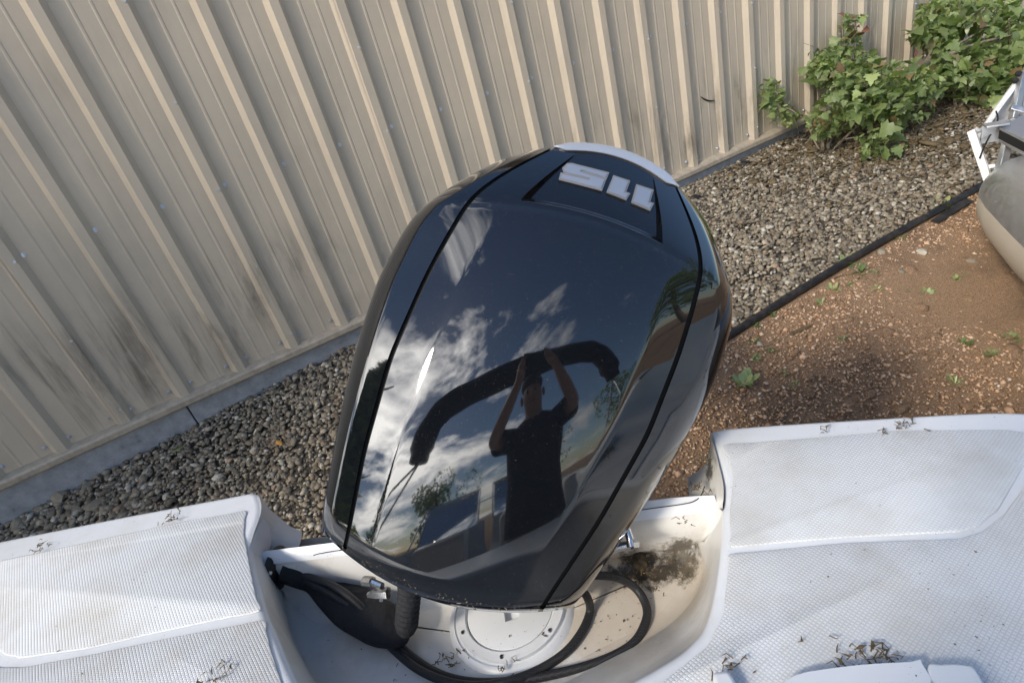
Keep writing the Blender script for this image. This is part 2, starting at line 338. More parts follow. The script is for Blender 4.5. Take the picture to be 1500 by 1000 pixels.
def scatter(name, material, pos, size, flat, base='ico', kind=True, smooth=False):
    if base == 'ico':
        ph = (1+5**.5)/2
        V = np.array([(-1, ph, 0), (1, ph, 0), (-1, -ph, 0), (1, -ph, 0), (0, -1, ph), (0, 1, ph), (0, -1, -ph), (0, 1, -ph), (ph, 0, -1), (ph, 0, 1), (-ph, 0, -1), (-ph, 0, 1)], float)/1.9
        Fc = np.array([(0, 11, 5), (0, 5, 1), (0, 1, 7), (0, 7, 10), (0, 10, 11), (1, 5, 9), (5, 11, 4), (11, 10, 2), (10, 7, 6), (7, 1, 8), (3, 9, 4), (3, 4, 2), (3, 2, 6), (3, 6, 8), (3, 8, 9), (4, 9, 5), (2, 4, 11), (6, 2, 10), (8, 6, 7), (9, 8, 1)])
    else:
        V = np.array([(1, 0, 0), (-1, 0, 0), (0, 1, 0), (0, -1, 0), (0, 0, 1), (0, 0, -1)], float)
        Fc = np.array([(0, 2, 4), (2, 1, 4), (1, 3, 4), (3, 0, 4), (2, 0, 5), (1, 2, 5), (3, 1, 5), (0, 3, 5)])
    n = len(pos); nv = len(V)
    P = V[None]*(1+rng.uniform(-.28, .28, (n, nv, 1)))
    P = P*np.stack([size*rng.uniform(.75, 1.35, n), size*rng.uniform(.6, 1.0, n), size*flat*rng.uniform(.7, 1.2, n)], 1)[:, None, :]
    a, bt = rng.uniform(0, 2*PI, n), rng.normal(0, .35, n)
    c, s = np.cos(bt)[:, None], np.sin(bt)[:, None]; X, Y, Z = P[..., 0], P[..., 1], P[..., 2]
    X, Z = X*c-Z*s, X*s+Z*c; c, s = np.cos(a)[:, None], np.sin(a)[:, None]; X, Y = X*c-Y*s, X*s+Y*c
    P = np.stack([X, Y, Z], 2)+pos[:, None, :]
    Fa = (Fc[None]+(np.arange(n)*nv)[:, None, None]).reshape(-1, 3)
    me = bpy.data.meshes.new(name); me.vertices.add(n*nv); me.vertices.foreach_set('co', P.astype(np.float32).ravel())
    me.loops.add(len(Fa)*3); me.loops.foreach_set('vertex_index', Fa.astype(np.int32).ravel())
    me.polygons.add(len(Fa)); me.polygons.foreach_set('loop_start', np.arange(0, len(Fa)*3, 3, dtype=np.int32))
    me.update(calc_edges=True); at = me.attributes.new('rnd', 'FLOAT', 'POINT'); at.data.foreach_set('value', np.repeat(rng.uniform(0, 1, n), nv).astype(np.float32))
    if smooth: me.polygons.foreach_set('use_smooth', np.ones(len(Fa), bool))
    o = link(name, me, material)
    return o
n = 50000
t = rng.uniform(-2.6, 6.2, n); d = rng.uniform(.01, ED-.02, n)
P = TW*t[:, None]+NW*(WALL_D-d)[:, None]; P[:, 2] = gz(P[:, 0], P[:, 1])+rng.uniform(.012, .03, n)
size = rng.lognormal(math.log(.0112), .40, n); size = np.minimum(size, .022)*np.where(t < -.9, 1.2, 1.0)
tag(scatter('gravel', m_stone, P, size, .62), 'loose tan and grey landscaping gravel lying along the metal wall', 'gravel', kind='stuff')
# grit on the dirt
n = 80000
t = rng.uniform(.2, 5.6, n); d = rng.uniform(ED+.02, ED+2.7, n)
P = TW*t[:, None]+NW*(WALL_D-d)[:, None]; P[:, 2] = gz(P[:, 0], P[:, 1])+.004
tag(scatter('grit', m_grit, P, rng.lognormal(math.log(.0054), .42, n), .7, 'oct'), 'fine reddish brown crushed granite covering the bare dirt', 'grit', kind='stuff')

n = 1500
t = rng.uniform(.2, 5.5, n); d = rng.uniform(ED+.05, ED+2.0, n); P = TW*t[:, None]+NW*(WALL_D-d)[:, None]; P[:, 2] = gz(P[:, 0], P[:, 1])+.002
tag(scatter('dirt_clods', m_dirt, P, rng.lognormal(math.log(.012), .5, n), .55), 'loose clods of earth spread over the brown dirt', 'clods', kind='stuff')

# ------------------------------------------------------------------ building
bld = empty('metal_building', tuple(wp(2, 0, -1.55)))
tag(bld, 'tan ribbed steel clad building with grey concrete footing beyond the boat', 'building')
ZB, ZT = -1.43, 2.6
PIT = .3048
def prof():
    p = []
    for k in range(3):
        o = k*PIT
        p += [(o-.046, 0), (o-.020, .029), (o+.022, .029), (o+.046, 0), (o+.108, 0), (o+.113, .0022), (o+.121, .0022), (o+.126, 0), (o+.188, 0), (o+.193, .0018), (o+.200, .0018), (o+.205, 0)]
    p.append((3*PIT-.046, 0)); p.append((3*PIT-.030, .018))
    return p
Mw = Matrix(((TW[0], -NW[0], 0, 0), (TW[1], -NW[1], 0, 0), (0, 0, 1, 0), (0, 0, 0, 1)))   # local x along, y out, z up
mb = MB(); pr = prof()
mb.grid([[(a, h, z) for a, h in pr] for z in (ZB+.03, -.46, .6, ZT)], flip=True)
pan = mb.mesh('wall_panel'); pan.materials.append(m_wall)
mb = MB()
for k in range(3):
    for z, offs in ((ZL_, (.052, -.062)), (ZU, (.052,)), (.75, (.052,))):
        for ox in offs:
            mb.tube([(k*PIT+ox, .0, z), (k*PIT+ox, .003, z)], .0115, 8); mb.tube([(k*PIT+ox, .003, z), (k*PIT+ox, .010, z)], [.0078, .0065], 6)
for z in np.arange(ZB+.12, ZT, .42): mb.tube([(.016, .029, z), (.016, .036, z)], .007, 6)
scr = mb.mesh('screw_row', 40); scr.materials.append(m_screw)
RIB0 = S0-.052
for i in range(-4, 12):
    o = bpy.data.objects.new('wall_panel', pan); COL.objects.link(o); o.parent = bld
    loc = wp(RIB0+i*3*PIT, .004*(i % 2), 0)
    o.matrix_local = Matrix.Translation(Vector(loc)-bld.location) @ Mw
    s = bpy.data.objects.new('screw_row', scr); COL.objects.link(s); s.parent = o; s.matrix_local = Matrix.Identity(4); s['kind'] = 'stuff'
TL, TR = RIB0-4*3*PIT, RIB0+12*3*PIT
def wbox(mb, t0, t1, d0, d1, z0, z1):
    P = [wp(t, d, z) for t in (t0, t1) for d in (d0, d1) for z in (z0, z1)]
    mb.add(P, [(0, 1, 3, 2), (4, 6, 7, 5), (0, 4, 5, 1), (2, 3, 7, 6), (0, 2, 6, 4), (1, 5, 7, 3)])
# base trim in two lapped lengths with folded profile
lap = -1.03
for t0, t1, e in ((TL, lap, 0), (lap-.03, TR, .0025)):
    mb = MB(); sec = [(.0, ZB+.045), (.042+e, ZB+.032), (.052+e, ZB+.022), (.052+e, ZB-.004), (.044+e, ZB-.012), (.0, ZB-.012)]
    mb.grid([[wp(t, d, z) for d, z in sec] for t in (t0, t1)], flip=False)
    mb.build('base_trim', m_trim, bld, 20)
mb = MB()
for t0, t1 in ((TL, -1.62), (-1.615, -.62), (-.612, 1.9), (1.906, TR)): wbox(mb, t0, t1, -.2, .018, -2.2, ZB-.013)
mb.build('foundation', m_conc, bld, 20, bevel=(.004, 2))
mb = MB(); wbox(mb, TL, TR, -8, -.21, -2.2, ZT-.01); mb.build('building_shell', m_trim, bld, 20)
mb = MB(); wbox(mb, TL-.2, TR+.2, -8.2, .22, ZT, ZT+.1); mb.build('roof', m_roof, bld, 20)
# buckled dent (torn crease) in one panel
c = np.array(onz(1, 1, -1))
mb = MB()
def onwall(x, y, off=0.):
    dd = ray(x, y); return dd*((WALL_D-off)/(dd @ NW))
pts = [onwall(*p, .006) for p in spline([(1027, 142), (1033, 146), (1040, 148), (1047, 147)], 4)]
mb.tube(pts, [.002+.004*math.sin(PI*i/(len(pts)-1)) for i in range(len(pts))], 5); mb.build('dent', m_gap, bld)

# ------------------------------------------------------------------ edging pipe
mb = MB(); L = [gwp(t, ED+.012*math.sin(t*1.7), .022+.006*math.sin(t*2.9)) for t in np.arange(-4.5, 9, .15)]; mb.tube(L, .021, 10)
tag(mb.build('landscape_edging', m_rubberpipe, None), 'black plastic edging pipe between the gravel bed and the brown dirt', 'garden edging')
mb = MB(); rr = [gwp(t, ED+.03+dd, .016+.006*math.sin(9*t+5*dd)) for dd in (0, .025, .05) for t in np.linspace(3.42, 3.75, 14)]
mb.grid([rr[0:14], rr[14:28], rr[28:42]]); mb.build('fabric_strip', m_rubberpipe, None); tag(bpy.data.objects['fabric_strip'], 'strip of black weed fabric sticking out beside the edging pipe', 'weed fabric')

# ------------------------------------------------------------------ motor boat
ZD, ZF, ZLG = -.74, -.93, -.80
BA = math.radians(14)
BX = np.array([math.cos(BA), -math.sin(BA), 0]); BY = np.array([math.sin(BA), math.cos(BA), 0])   # right along the transom, aft
bc = np.array([-.16, .86, 0])                                                                      # transom centre
def bp(x, y, z): return bc + BX*x + BY*y + np.array([0, 0, z])
boat = empty('motor_boat', tuple(bp(0, -2, -1.9)))
tag(boat, 'white fibreglass motor boat with textured swim decks and splash well', 'boat')
def pxz(L, z): return [onz(x, y, z) for x, y in L]
rim = [(366, 800), (385, 880), (403, 925), (437, 1000), (500, 1075), (620, 1105), (780, 1090), (880, 1018), (958, 974), (1008, 940), (1037, 895), (1054, 800), (1057, 745)]
flo = [(436, 893), (447, 945), (465, 985), (500, 1030), (560, 1058), (660, 1062), (780, 1035), (885, 982), (950, 948), (990, 918), (1016, 884), (1026, 850), (1014, 815)]
rimS = spline(pxz(rim, ZD), 6); floS = spline(pxz(flo, ZF), 6)
mb = MB()
def wallrows(top, bot, ztop, zbot, rf=.05, fixed=None):
    cenw = np.array([*onz(745, 930, ZF)[:2], 0])
    rows = [[] for _ in range(12)]
    for p, q in zip(top, bot):
        h = q-p; h2 = np.array([h[0], h[1], 0]); L = np.linalg.norm(h2)+1e-9; nrm = h2/L
        i_ = len(rows[0]); tg = bot[min(i_+1, len(bot)-1)]-bot[max(i_-1, 0)]; nrm = np.array([-tg[1], tg[0], 0]); nrm /= np.linalg.norm(nrm)+1e-9
        if fixed is not None: nrm = fixed
        elif nrm @ (cenw-np.array([q[0], q[1], 0])) < 0: nrm = -nrm
        # path: rim, straight wall, fillet into the floor
        base = np.array([q[0], q[1], zbot])
        path = [p-nrm*.003+np.array([0, 0, -.008]), p+nrm*.004+np.array([0, 0, -.026]), p+h2*.55+np.array([0, 0, (zbot-ztop)*.62])]
        if fixed is not None: path[0] = p+BY*.006+np.array([0, 0, .002]); path[1] = p+nrm*.004+np.array([0, 0, -.012])
        pre = base-nrm*rf*.2+np.array([0, 0, rf*.75]); path += [pre]
        for a in np.linspace(.2, 1, 7): path.append(pre*(1-a)**2+2*a*(1-a)*(base-nrm*rf*.12+np.array([0, 0, rf*.08]))+a*a*(base+nrm*rf*.9))
        path.append(base+nrm*rf*1.2-np.array([0, 0, .003]))
        for k in range(12): rows[k].append(path[k])
    return rows
rows = wallrows(rimS, floS, ZD, ZF); mb.grid(rows)
atop = [(1052, 747), (937, 760), (700, 790), (500, 813), (372, 828)]; abot = [(1014, 818), (950, 832), (700, 868), (500, 897), (438, 899)]
atS = spline(pxz(atop, ZLG), 5); abS = spline(pxz(abot, ZF), 5)
rows2 = wallrows(atS, abS, ZLG, ZF, .035, -BY); mb.grid(rows2)
inner = [np.array([*(p*.92+q*.08)[:2], ZF+.0012]) for p, q in zip(list(floS)+list(abS), [onz(745, 930, ZF)]*(len(floS)+len(abS)))]
cen = np.mean(inner, 0); cen[2] = ZF+.0012
k = mb.add(inner+[cen], []); L = len(inner)
for i in range(L): mb.f.append((k+i, k+(i+1) % L, k+L))
# corner gussets
for A, B in ((rows, rows2),):
    mb.grid([[r[-1] for r in A], [r[0] for r in B]]); mb.grid([[r[-1] for r in B], [r[0] for r in A]])
mb.build('well_liner', m_gelwell, boat, 179)
# ledge of the transom notch with rounded outer end
lo_ = spline(pxz([(1045, 726), (1007, 727), (949, 733), (700, 768), (471, 797), (400, 806)], ZLG+.012), 4)
li_ = spline(pxz([(1052, 748), (1018, 752), (937, 762), (700, 791), (495, 815), (372, 829)], ZLG), 4)
mb = MB(); mb.grid([li_, li_*.65+lo_*.35+np.array([0, 0, .010]), li_*.3+lo_*.7+np.array([0, 0, .012]), lo_, lo_+BY*.012+np.array([0, 0, -.012]), lo_+BY*.016+np.array([0, 0, -.35])])
mb.build('transom_ledge', m_gel, boat, 60)
# crack line of the transom cap
mb = MB(); cl = spline(pxz([(1032, 712), (1027, 725), (1018, 733), (1000, 738), (942, 746), (700, 779), (495, 806), (459, 813)], ZLG+.018), 5); mb.tube(cl, .0009, 5); mb.build('cap_seam', m_gap, boat)
# notch cheeks above the ledge
mb = MB()
L0 = spline(pxz([(366, 800), (372, 780), (383, 745), (378, 721)], ZD), 4); L1 = spline(pxz([(374, 830), (392, 815), (418, 793), (424, 770)], ZLG-.02), 4)
mb.grid([L0, L0*.5+L1*.5+BX*-.008, L1, L1+BX*.02-np.array([0, 0, .02])]); mb.build('notch_cheek', m_gelwell, boat, 60); mb = MB()
R0 = spline(pxz([(1058, 745), (1060, 712), (1050, 668), (1040, 629)], ZD), 4); R1 = spline(pxz([(1050, 748), (1040, 740), (1034, 712), (1030, 685)], ZLG-.005), 4)
mb.grid([R0, R0*.5+R1*.5+BX*.006, R1, R1-BX*.03-np.array([0, 0, .02])])
mb.build('notch_cheek', m_gelwell, boat, 60)
# grime left by standing leaves where the well meets the transom
# drain fitting
mb = MB(); c0 = onz(938, 826, ZF+.035); mb.tube([c0+BY*.03, c0-BY*.002, c0-BY*.003], [.012, .012, .009], 16); mb.build('drain_tube', m_mould, boat)
# deck
dz = ZD
left_out = [(-330, 862), (-160, 822), (0, 790), (190, 752), (330, 726), (370, 718), (378, 721)]
deckpts = pxz(left_out, dz) + list(spline(pxz([(378, 721), (383, 745), (372, 780), (366, 800)], dz), 4))[1:-1] + list(rimS) + list(spline(pxz([(1058, 745), (1060, 712), (1050, 668), (1040, 629)], dz), 4))[1:]
deckpts += list(spline(pxz([(1062, 624), (1140, 618), (1250, 611), (1400, 602), (1480, 600), (1540, 606), (1590, 625)], dz), 4))
rightc = deckpts[-1]; leftc = deckpts[0]
FRONT = -.70                                                      # front edge of the aft deck, boat y
def toB(P): q = np.array(P)-bc; return float(q @ BX), float(q @ BY)
rx, ry = toB(rightc); lx, ly = toB(leftc)
HB = max(rx, -lx)+.02
deckpts += [bp(rx+.03, ry-.1, dz), bp(HB, ry-.3, dz), bp(HB+.02, FRONT, dz), bp(-HB-.02, FRONT, dz), bp(-HB, ly-.1, dz)]
def slab(pts, r, dpt, name, m, parent, seg=4):
    P = np.array(pts)[:, :2]; keep = [0]
    for i in range(1, len(P)):
        if np.linalg.norm(P[i]-P[keep[-1]]) > .004: keep.append(i)
    P = P[keep]; n = len(P); z = pts[0][2]
    ar = .5*sum(P[i-1][0]*P[i][1]-P[i][0]*P[i-1][1] for i in range(n)); sg_ = 1 if ar > 0 else -1
    Nn = []
    for i in range(n):
        e0 = P[i]-P[i-1]; e1 = P[(i+1) % n]-P[i]; e0 /= np.linalg.norm(e0); e1 /= np.linalg.norm(e1)
        n0 = np.array([-e0[1], e0[0]])*sg_; n1 = np.array([-e1[1], e1[0]])*sg_; nn_ = n0+n1; nn_ /= np.linalg.norm(nn_)+1e-9; Nn.append(nn_/max(.6, nn_ @ n0))
    Nn = np.array(Nn); mb = MB(); rows = [[(*p, z-dpt) for p in P]]
    for k in range(seg+1):
        a_ = PI/2*k/seg; rows.append([(*(p+q*r*(1-math.cos(a_))), z-r+r*math.sin(a_)) for p, q in zip(P, Nn)])
    mb.grid(rows, closed=True)
    bm = bmesh.new(); bv = [bm.verts.new(p) for p in rows[-1]]; f = bm.faces.new(bv); bmesh.ops.triangulate(bm, faces=[f], ngon_method='EAR_CLIP'); bm.verts.index_update()
    mb.add([v.co[:] for v in bm.verts], [tuple(v.index for v in f.verts) for f in bm.faces]); bm.free()
    return mb.build(name, m, parent, 40)
slab(deckpts, .014, .06, 'deck', m_gel, boat)
# non-skid pads
def pad(L, name='nonskid_pad'):
    S = spline(pxz(L, dz+.0035), 5, True)
    return slab(list(S), .003, .003, name, m_pad, boat, 2)
def dens(L, k=3):
    out = []
    for i in range(len(L)):
        a, b = np.array(L[i], float), np.array(L[(i+1) % len(L)], float)
        for j in range(k): out.append(tuple(a+(b-a)*j/k))
    return out
pad(dens([(-120, 848), (0, 820), (128, 793), (266, 763), (359, 747), (357, 782), (368, 840), (379, 893), (224, 926), (128, 948), (29, 962), (6, 957), (-20, 935), (-110, 880)]))
pad(dens([(-160, 905), (-60, 965), (0, 976), (32, 976), (128, 958), (256, 931), (386, 907), (397, 952), (413, 1000), (452, 1075), (-250, 1075)]))
pad(dens([(1060, 650), (1190, 640), (1324, 629), (1470, 628), (1535, 636), (1497, 685), (1463, 744), (1434, 768), (1404, 777), (1232, 786), (1071, 799), (1069, 748), (1074, 698)]))
pad(dens([(1067, 810), (1232, 794), (1404, 787), (1438, 777), (1471, 751), (1500, 713), (1560, 640), (1700, 760), (1740, 1060), (1000, 1060), (940, 1018), (985, 985), (1035, 945), (1058, 899), (1066, 835)]))
# hatch lids at the front of the aft deck (their edges just show)
for L in ([(1150, 1012), (1230, 991), (1330, 984), (1349, 987), (1370, 1080), (1150, 1090)], [(1356, 994), (1375, 987), (1410, 988), (1428, 999), (1460, 1075), (1380, 1082)], [(1046, 1002), (1060, 995), (1072, 999), (1085, 1030), (1060, 1040)]):
    S = spline(pxz(L, ZD+.004), 4, True); m = MB(); n = len(S); S2 = S+np.array([0, 0, .02])
    m.add(list(S)+list(S2), [(i, (i+1) % n, n+(i+1) % n, n+i) for i in range(n)]+[tuple(range(n, 2*n))]); m.build('hatch_lid', m_gel, boat, 40, bevel=(.005, 3))
# hull
mb = MB()
ys = [ .12, .0, -.4, -1.0, -2.0, -3.0, -3.8, -4.4, -4.75]
hb = [1.0, 1.0, 1.0, 1.0, 1.0, .95, .78, .48, .06]
rows = []
for y, k in zip(ys, hb):
    e = 0 if y < .05 else 0
    zt = ZD-.05 + (.0 if y > -1.2 else .10*min(1, (-y-1.2)/2.5))
    kl = -1.86 + (.0 if y > -3 else .5*((-y-3)/1.75)**2)
    H = HB*k
    yo = y-.12; rows.append([bp(-H, yo-.12, zt), bp(-H*.97, yo-.1, zt-.25), bp(-H*.85, yo-.06, (zt+kl)/2-.12), bp(-H*.45, yo, kl+.12), bp(0, yo, kl), bp(H*.45, yo, kl+.12), bp(H*.85, yo-.06, (zt+kl)/2-.12), bp(H*.97, yo-.1, zt-.25), bp(H, yo-.12, zt)])
mb.grid(rows); kk = mb.add(rows[0], []); 
mb.build('hull', m_gel, boat, 40)
# transom skin below the notch, aft of the ledge
mb = MB(); mb.grid([[bp(x, .025-.12*(x/HB)**2, z) for x in np.linspace(-HB*.98, HB*.9, 14)] for z in (-.86, -1.2, -1.5)]); mb.build('transom', m_gelwell, boat, 60)
# cockpit behind the camera: sole, side liners, gunwales, seats, console, windscreen
SOLE = -1.60
mb = MB(); mb.box(bp(0, -2.3, SOLE-.03), (2*HB*.86, 3.2, .06), np.stack([BX, BY, [0, 0, 1]], 1)); mb.build('cockpit_sole', m_pad, boat, 30)
RB = np.stack([BX, BY, [0, 0, 1]], 1)
mb = MB(); mb.box(bp(0, FRONT-.02, (SOLE+ZD)/2-.03), (2*HB*.9, .04, ZD-SOLE-.06), RB); mb.build('aft_bulkhead', m_gel, boat, 30)
for s in (-1, 1):
    mb = MB(); mb.grid([[bp(s*HB*x, FRONT-3.3*q, z) for q in (0, .3, .6, .8, .95)] for x, z in ((1.0, ZD-.05), (.99, ZD), (.86, ZD+.01), (.84, ZD-.04), (.82, SOLE))]); mb.build('gunwale', m_gel, boat, 40)
    t = empty('x') if False else None
    mb = MB(); mb.box(bp(s*.42, -1.75, SOLE+.25), (.5, .5, .34), RB); mb.box(bp(s*.42, -1.97, SOLE+.65), (.5, .12, .55), RB); mb.build('seat', m_vinyl, boat, 30, bevel=(.05, 4))
    mb = MB(); mb.box(bp(s*.55, -2.75, SOLE+.45), (.62, .5, .95), RB); mb.build('console', m_gel, boat, 30, bevel=(.05, 3))
    mb = MB(); mb.grid([[bp(s*x, -2.75-.35*(z), -.68+.42*z) for x in (.12, .5, .92)] for z in (0, 1)]); mb.build('windscreen', m_glass, boat, 30)
    mb = MB(); mb.tube([bp(s*.10, -2.75, -.68), bp(s*.10, -3.08, -.27), bp(s*.92, -3.02, -.27), bp(s*.97, -2.6, -.66)], .014, 8); mb.build('windscreen_frame', m_steel, boat)
    mb = MB(); mb.tube(spline([bp(s*.9, -3.2, -.66), bp(s*.8, -3.7, -.42), bp(s*.45, -4.4, -.36), bp(0, -4.7, -.35)], 5), .013, 8); mb.build('bow_rail', m_steel, boat)
mb = MB(); mb.grid([[bp(x*HB*k, -3.6-y, ZD+.05+.05*(1-x*x)) for x in np.linspace(-1, 1, 7)] for y, k in ((-.5, .9), (.0, .82), (.5, .6), (.95, .25))]); mb.build('foredeck', m_gel, boat, 40)
# inspection plate in the well floor
pc = onz(749, 897, ZF); dep = pc @ FW; PXM = dep/F_PX
def ring(mb, prof_, n=48, c=pc):
    mb.grid([[c+np.array([r*math.cos(a), r*math.sin(a), z]) for a in np.linspace(0, 2*PI, n, endpoint=False)] for r, z in prof_], closed=True)
r0 = 64*PXM
mb = MB(); ring(mb, [(r0*1.50, -.002), (r0*1.42, .006), (r0*1.33, .009), (r0*1.32, .006), (r0*1.26, .007), (r0*1.25, .014), (r0*1.05, .015), (r0*1.015, .013), (r0*1.01, .004)]); dp = mb.build('deck_plate', m_gel, boat, 35)
mb = MB(); ring(mb, [(r0*.998, .004), (r0*.995, .0125), (r0*.97, .0135)]); nn = 48; kk = len(mb.v)-nn
hole = [pc+np.array([px_*PXM, py_*PXM, .0135]) for px_, py_ in ((-9, -20), (11, -20), (14, -5), (3, 4), (-9, -2))]
ho = spline(hole, 1, True)
cen2 = np.mean(hole, 0)
def hp(a):   # ray-cast the pentagon
    best = .01
    for i in range(5):
        A, B = hole[i]-cen2, hole[(i+1) % 5]-cen2; dxy = np.array([math.cos(a), math.sin(a)]); e = (B-A)[:2]; den = dxy[0]*e[1]-dxy[1]*e[0]
        if abs(den) < 1e-9: continue
        tt = (A[0]*e[1]-A[1]*e[0])/den; uu = (A[0]*dxy[1]-A[1]*dxy[0])/den
        if tt > 0 and -1e-6 <= uu <= 1+1e-6: best = tt
    return cen2+np.array([best*math.cos(a), best*math.sin(a), 0])
A_ = np.linspace(0, 2*PI, nn, endpoint=False); H0 = [hp(a) for a in A_]
mb.grid([[np.array(mb.v[kk+i]) for i in range(nn)], H0], closed=True); mb.grid([H0, [p-np.array([0, 0, .011]) for p in H0]], closed=True)
k3 = mb.add([p-np.array([0, 0, .011]) for p in H0]+[cen2-np.array([0, 0, .011])], [])
for i in range(nn): mb.f.append((k3+i, k3+(i+1) % nn, k3+nn))
mb.build('lid', m_gel, dp, 35)
for a in np.linspace(-2.9, PI*2-2.9, 6, endpoint=False):
    mb = MB(); q = pc+np.array([r0*1.15*math.cos(a), r0*1.15*math.sin(a), .0145]); mb.tube([q, q+np.array([0, 0, .002])], [.0042, .003], 8); mb.build('screw', m_steel, dp)

# ------------------------------------------------------------------ outboard motor
O = np.array([783., 525.]); E1 = np.array([.956, .292]); E2 = np.array([.384, -.923])
DEP = .85; CC = ray(*O)*DEP; ZE = -ray(*O); ZE /= np.linalg.norm(ZE); SC = DEP/F_PX
q_ = E1[0]*RT - E1[1]*UP; XE = q_-ZE*(q_ @ ZE); XE /= np.linalg.norm(XE); YE = np.cross(ZE, XE)
eng = empty('outboard_motor', tuple(CC-ZE*.35)); tag(eng, 'glossy black tilted up outboard motor with silver 115 lettering', 'outboard motor')
Wb = ([-390, -340, -325, -260, -180, -72, 0, 50, 126, 162, 204, 241, 275, 292, 304], [176, 187, 197, 212, 229, 248, 255, 258, 251, 241, 213, 183, 149, 124, 100])
Sb = ([-390, -345, -200, -58, 66, 130, 198, 240, 280, 304], [146, 150, 179, 196, 193, 187, 177, 152, 116, 92])
Cb = ([-390, -200, -50, 115, 300], [106, 131, 143, 139, 120])
def sm(tab):   # smooth interpolation table
    xs = np.linspace(tab[0][0], tab[0][-1], 200); ys_ = np.interp(xs, *tab); 
    for _ in range(2): ys_ = np.convolve(np.pad(ys_, 5, mode='reflect', reflect_type='odd'), np.ones(11)/11, 'valid')
    return lambda b: float(np.interp(b, xs, ys_))
Wf, Sf, Cf = sm(Wb), sm(Sb), sm(Cb)
def bbot(a): return -384+.00135*a*a
def btop(a): return 327-.0024*a*a
def brid(a): return 224-26*(a/172)**2
def sstep(x): x = min(1, max(0, x)); return x*x*(3-2*x)
def cow_h(a, b, sig=None):
    x, y = a*SC, b*SC; A = abs(a)
    z = -x*x/1.22-(y*y/1.9 if y > 0 else y*y/2.7)
    t = A-Cf(b)
    wgt = 1-sstep((b-60)/140)
    if t > 0: z -= SC*wgt*((.30 if a > 0 else .16)*(t-3*(1-math.exp(-t/3))))
    e = (A-Sf(b))/max(8., Wf(b)-Sf(b)); e = min(1, max(0, e))
    e2 = max(0, (e-.55)/.45); z -= .030*(1-math.sqrt(1-.975*e2*e2))+.005*e
    t = b-brid(a)
    if t > 0:
        t1 = t-5*(1-math.exp(-t/5)); z -= SC*(.50*t1+.0035*t1*t1)
        if sig is not None and abs(sig) < .66:
            z -= .017*sstep((t-2)/5)*max(0, 1-t/92)**.8
    elif t > -14: z += .0016*(1+t/14)
    e = (bbot(a)+34-b)/34; e = min(1, max(0, e)); z -= .030*(1-math.sqrt(1-.97*e*e))
    return z
def cow_p(a, b, h=None, sig=None):
    if h is None: h = cow_h(a, b, sig)
    q = O+a*E1+b*E2; dd = ray(*q); return dd*((h+ZE @ CC)/(ZE @ dd))
# main panel between the seams
sg = sorted(set([round(x, 4) for x in np.linspace(-.985, .985, 91)]+[-.66, .66, -.652, .652, -.668, .668]))
va = list(np.linspace(0, .06, 12))+list(np.linspace(.07, .97, 80))+list(np.linspace(.973, 1, 6))
vb = [.01, .02, .03, .045, .06, .075, .09]+list(np.linspace(.12, 1, 44))
rows = []
for v in va:
    row = []
    for s in sg:
        a = s*150; 
        for _ in range(6):
            b = bbot(a)+(brid(a)-bbot(a))*v; a = s*Sf(b)
        row.append(cow_p(a, b, sig=s))
    rows.append(row)
for v in vb:
    row = []
    for s in sg:
        a = s*150
        for _ in range(10):
            b = brid(a)+(btop(a)-brid(a))*v; b = min(b, 327); a = .5*a+.5*s*Sf(min(b, 304))
        row.append(cow_p(a, b, sig=s))
    rows.append(row)
def rimmed(rows, dpt=.012):
    R = [[p-ZE*dpt for p in rows[0]]]+rows+[[p-ZE*dpt for p in rows[-1]]]
    return [[r[0]-ZE*dpt]+r+[r[-1]-ZE*dpt] for r in R]
mb = MB(); mb.grid(rimmed(rows)); top_cover = mb.build('top_cover', m_gloss, eng, 38, fix=False)
# side covers
loopL, loopR = [], []
for s in (-1, 1):
    rows2 = []; bl = np.concatenate([np.linspace(0, .05, 8), np.linspace(.06, 1, 90)])
    for v in bl:
        row = []
        for tau in list(np.linspace(0, .9, 16))+[.93, .96, .98, 1.0]:
            a = s*180
            for _ in range(6):
                b = bbot(a)+(302-bbot(a))*v; a = s*(Sf(b)*1.012+2.2+(max(Wf(b), Sf(b)*1.012+3)-Sf(b)*1.012-2.2)*tau)
            row.append(cow_p(a, b))
        rows2.append(row)
    (loopL if s < 0 else loopR).extend([r[-1] for r in rows2])
    mb = MB(); mb.grid(rimmed(rows2), flip=(s < 0)); mb.build('side_cover', m_gloss, eng, 45, fix=False)
    # dark seam below the gap
    mb = MB(); mb.grid([[cow_p(s*(Sf(b)+o), b)-ZE*.008 for o in (-8, 0, 9)] for b in np.linspace(-352, 300, 60)]); mb.build('seam_seal', m_gap, eng)
botm = [cow_p(a, bbot(a)) for a in np.linspace(-190, 190, 30)]; topm = [cow_p(a, btop(a)) for a in np.linspace(92, -92, 20)]
loop = botm+loopR[2:]+topm+loopL[::-1][:-2]
loop = np.array(loop); lc = loop.mean(0)
def ringloop(off, dpt, ex=None):
    out = []
    for i, p in enumerate(loop):
        v = p-lc; v = v-ZE*(v @ ZE); L = np.linalg.norm(v); v /= L
        out.append(p+v*(off+(ex(v, L) if ex else 0))-ZE*dpt)
    return out
mb = MB(); mb.grid([ringloop(-.004, .006), ringloop(-.001, .02), ringloop(.0, .045), ringloop(-.012, .09), ringloop(-.03, .13)], closed=True); mb.build('cowl_side', m_gloss, eng, 40)
def exr(v, L):   # silver flange of the lower pan, proud on the starboard lower side
    cx_, cy_ = v @ XE, v @ YE
    return .010*sstep((cx_-.2)/.3)*sstep((.45-cy_)/.5)
mb = MB(); mb.grid([ringloop(-.01, .050), ringloop(.001, .052, exr), ringloop(.001, .066, exr), ringloop(-.02, .072)], closed=True); mb.build('trim_band', m_silver, eng, 40)
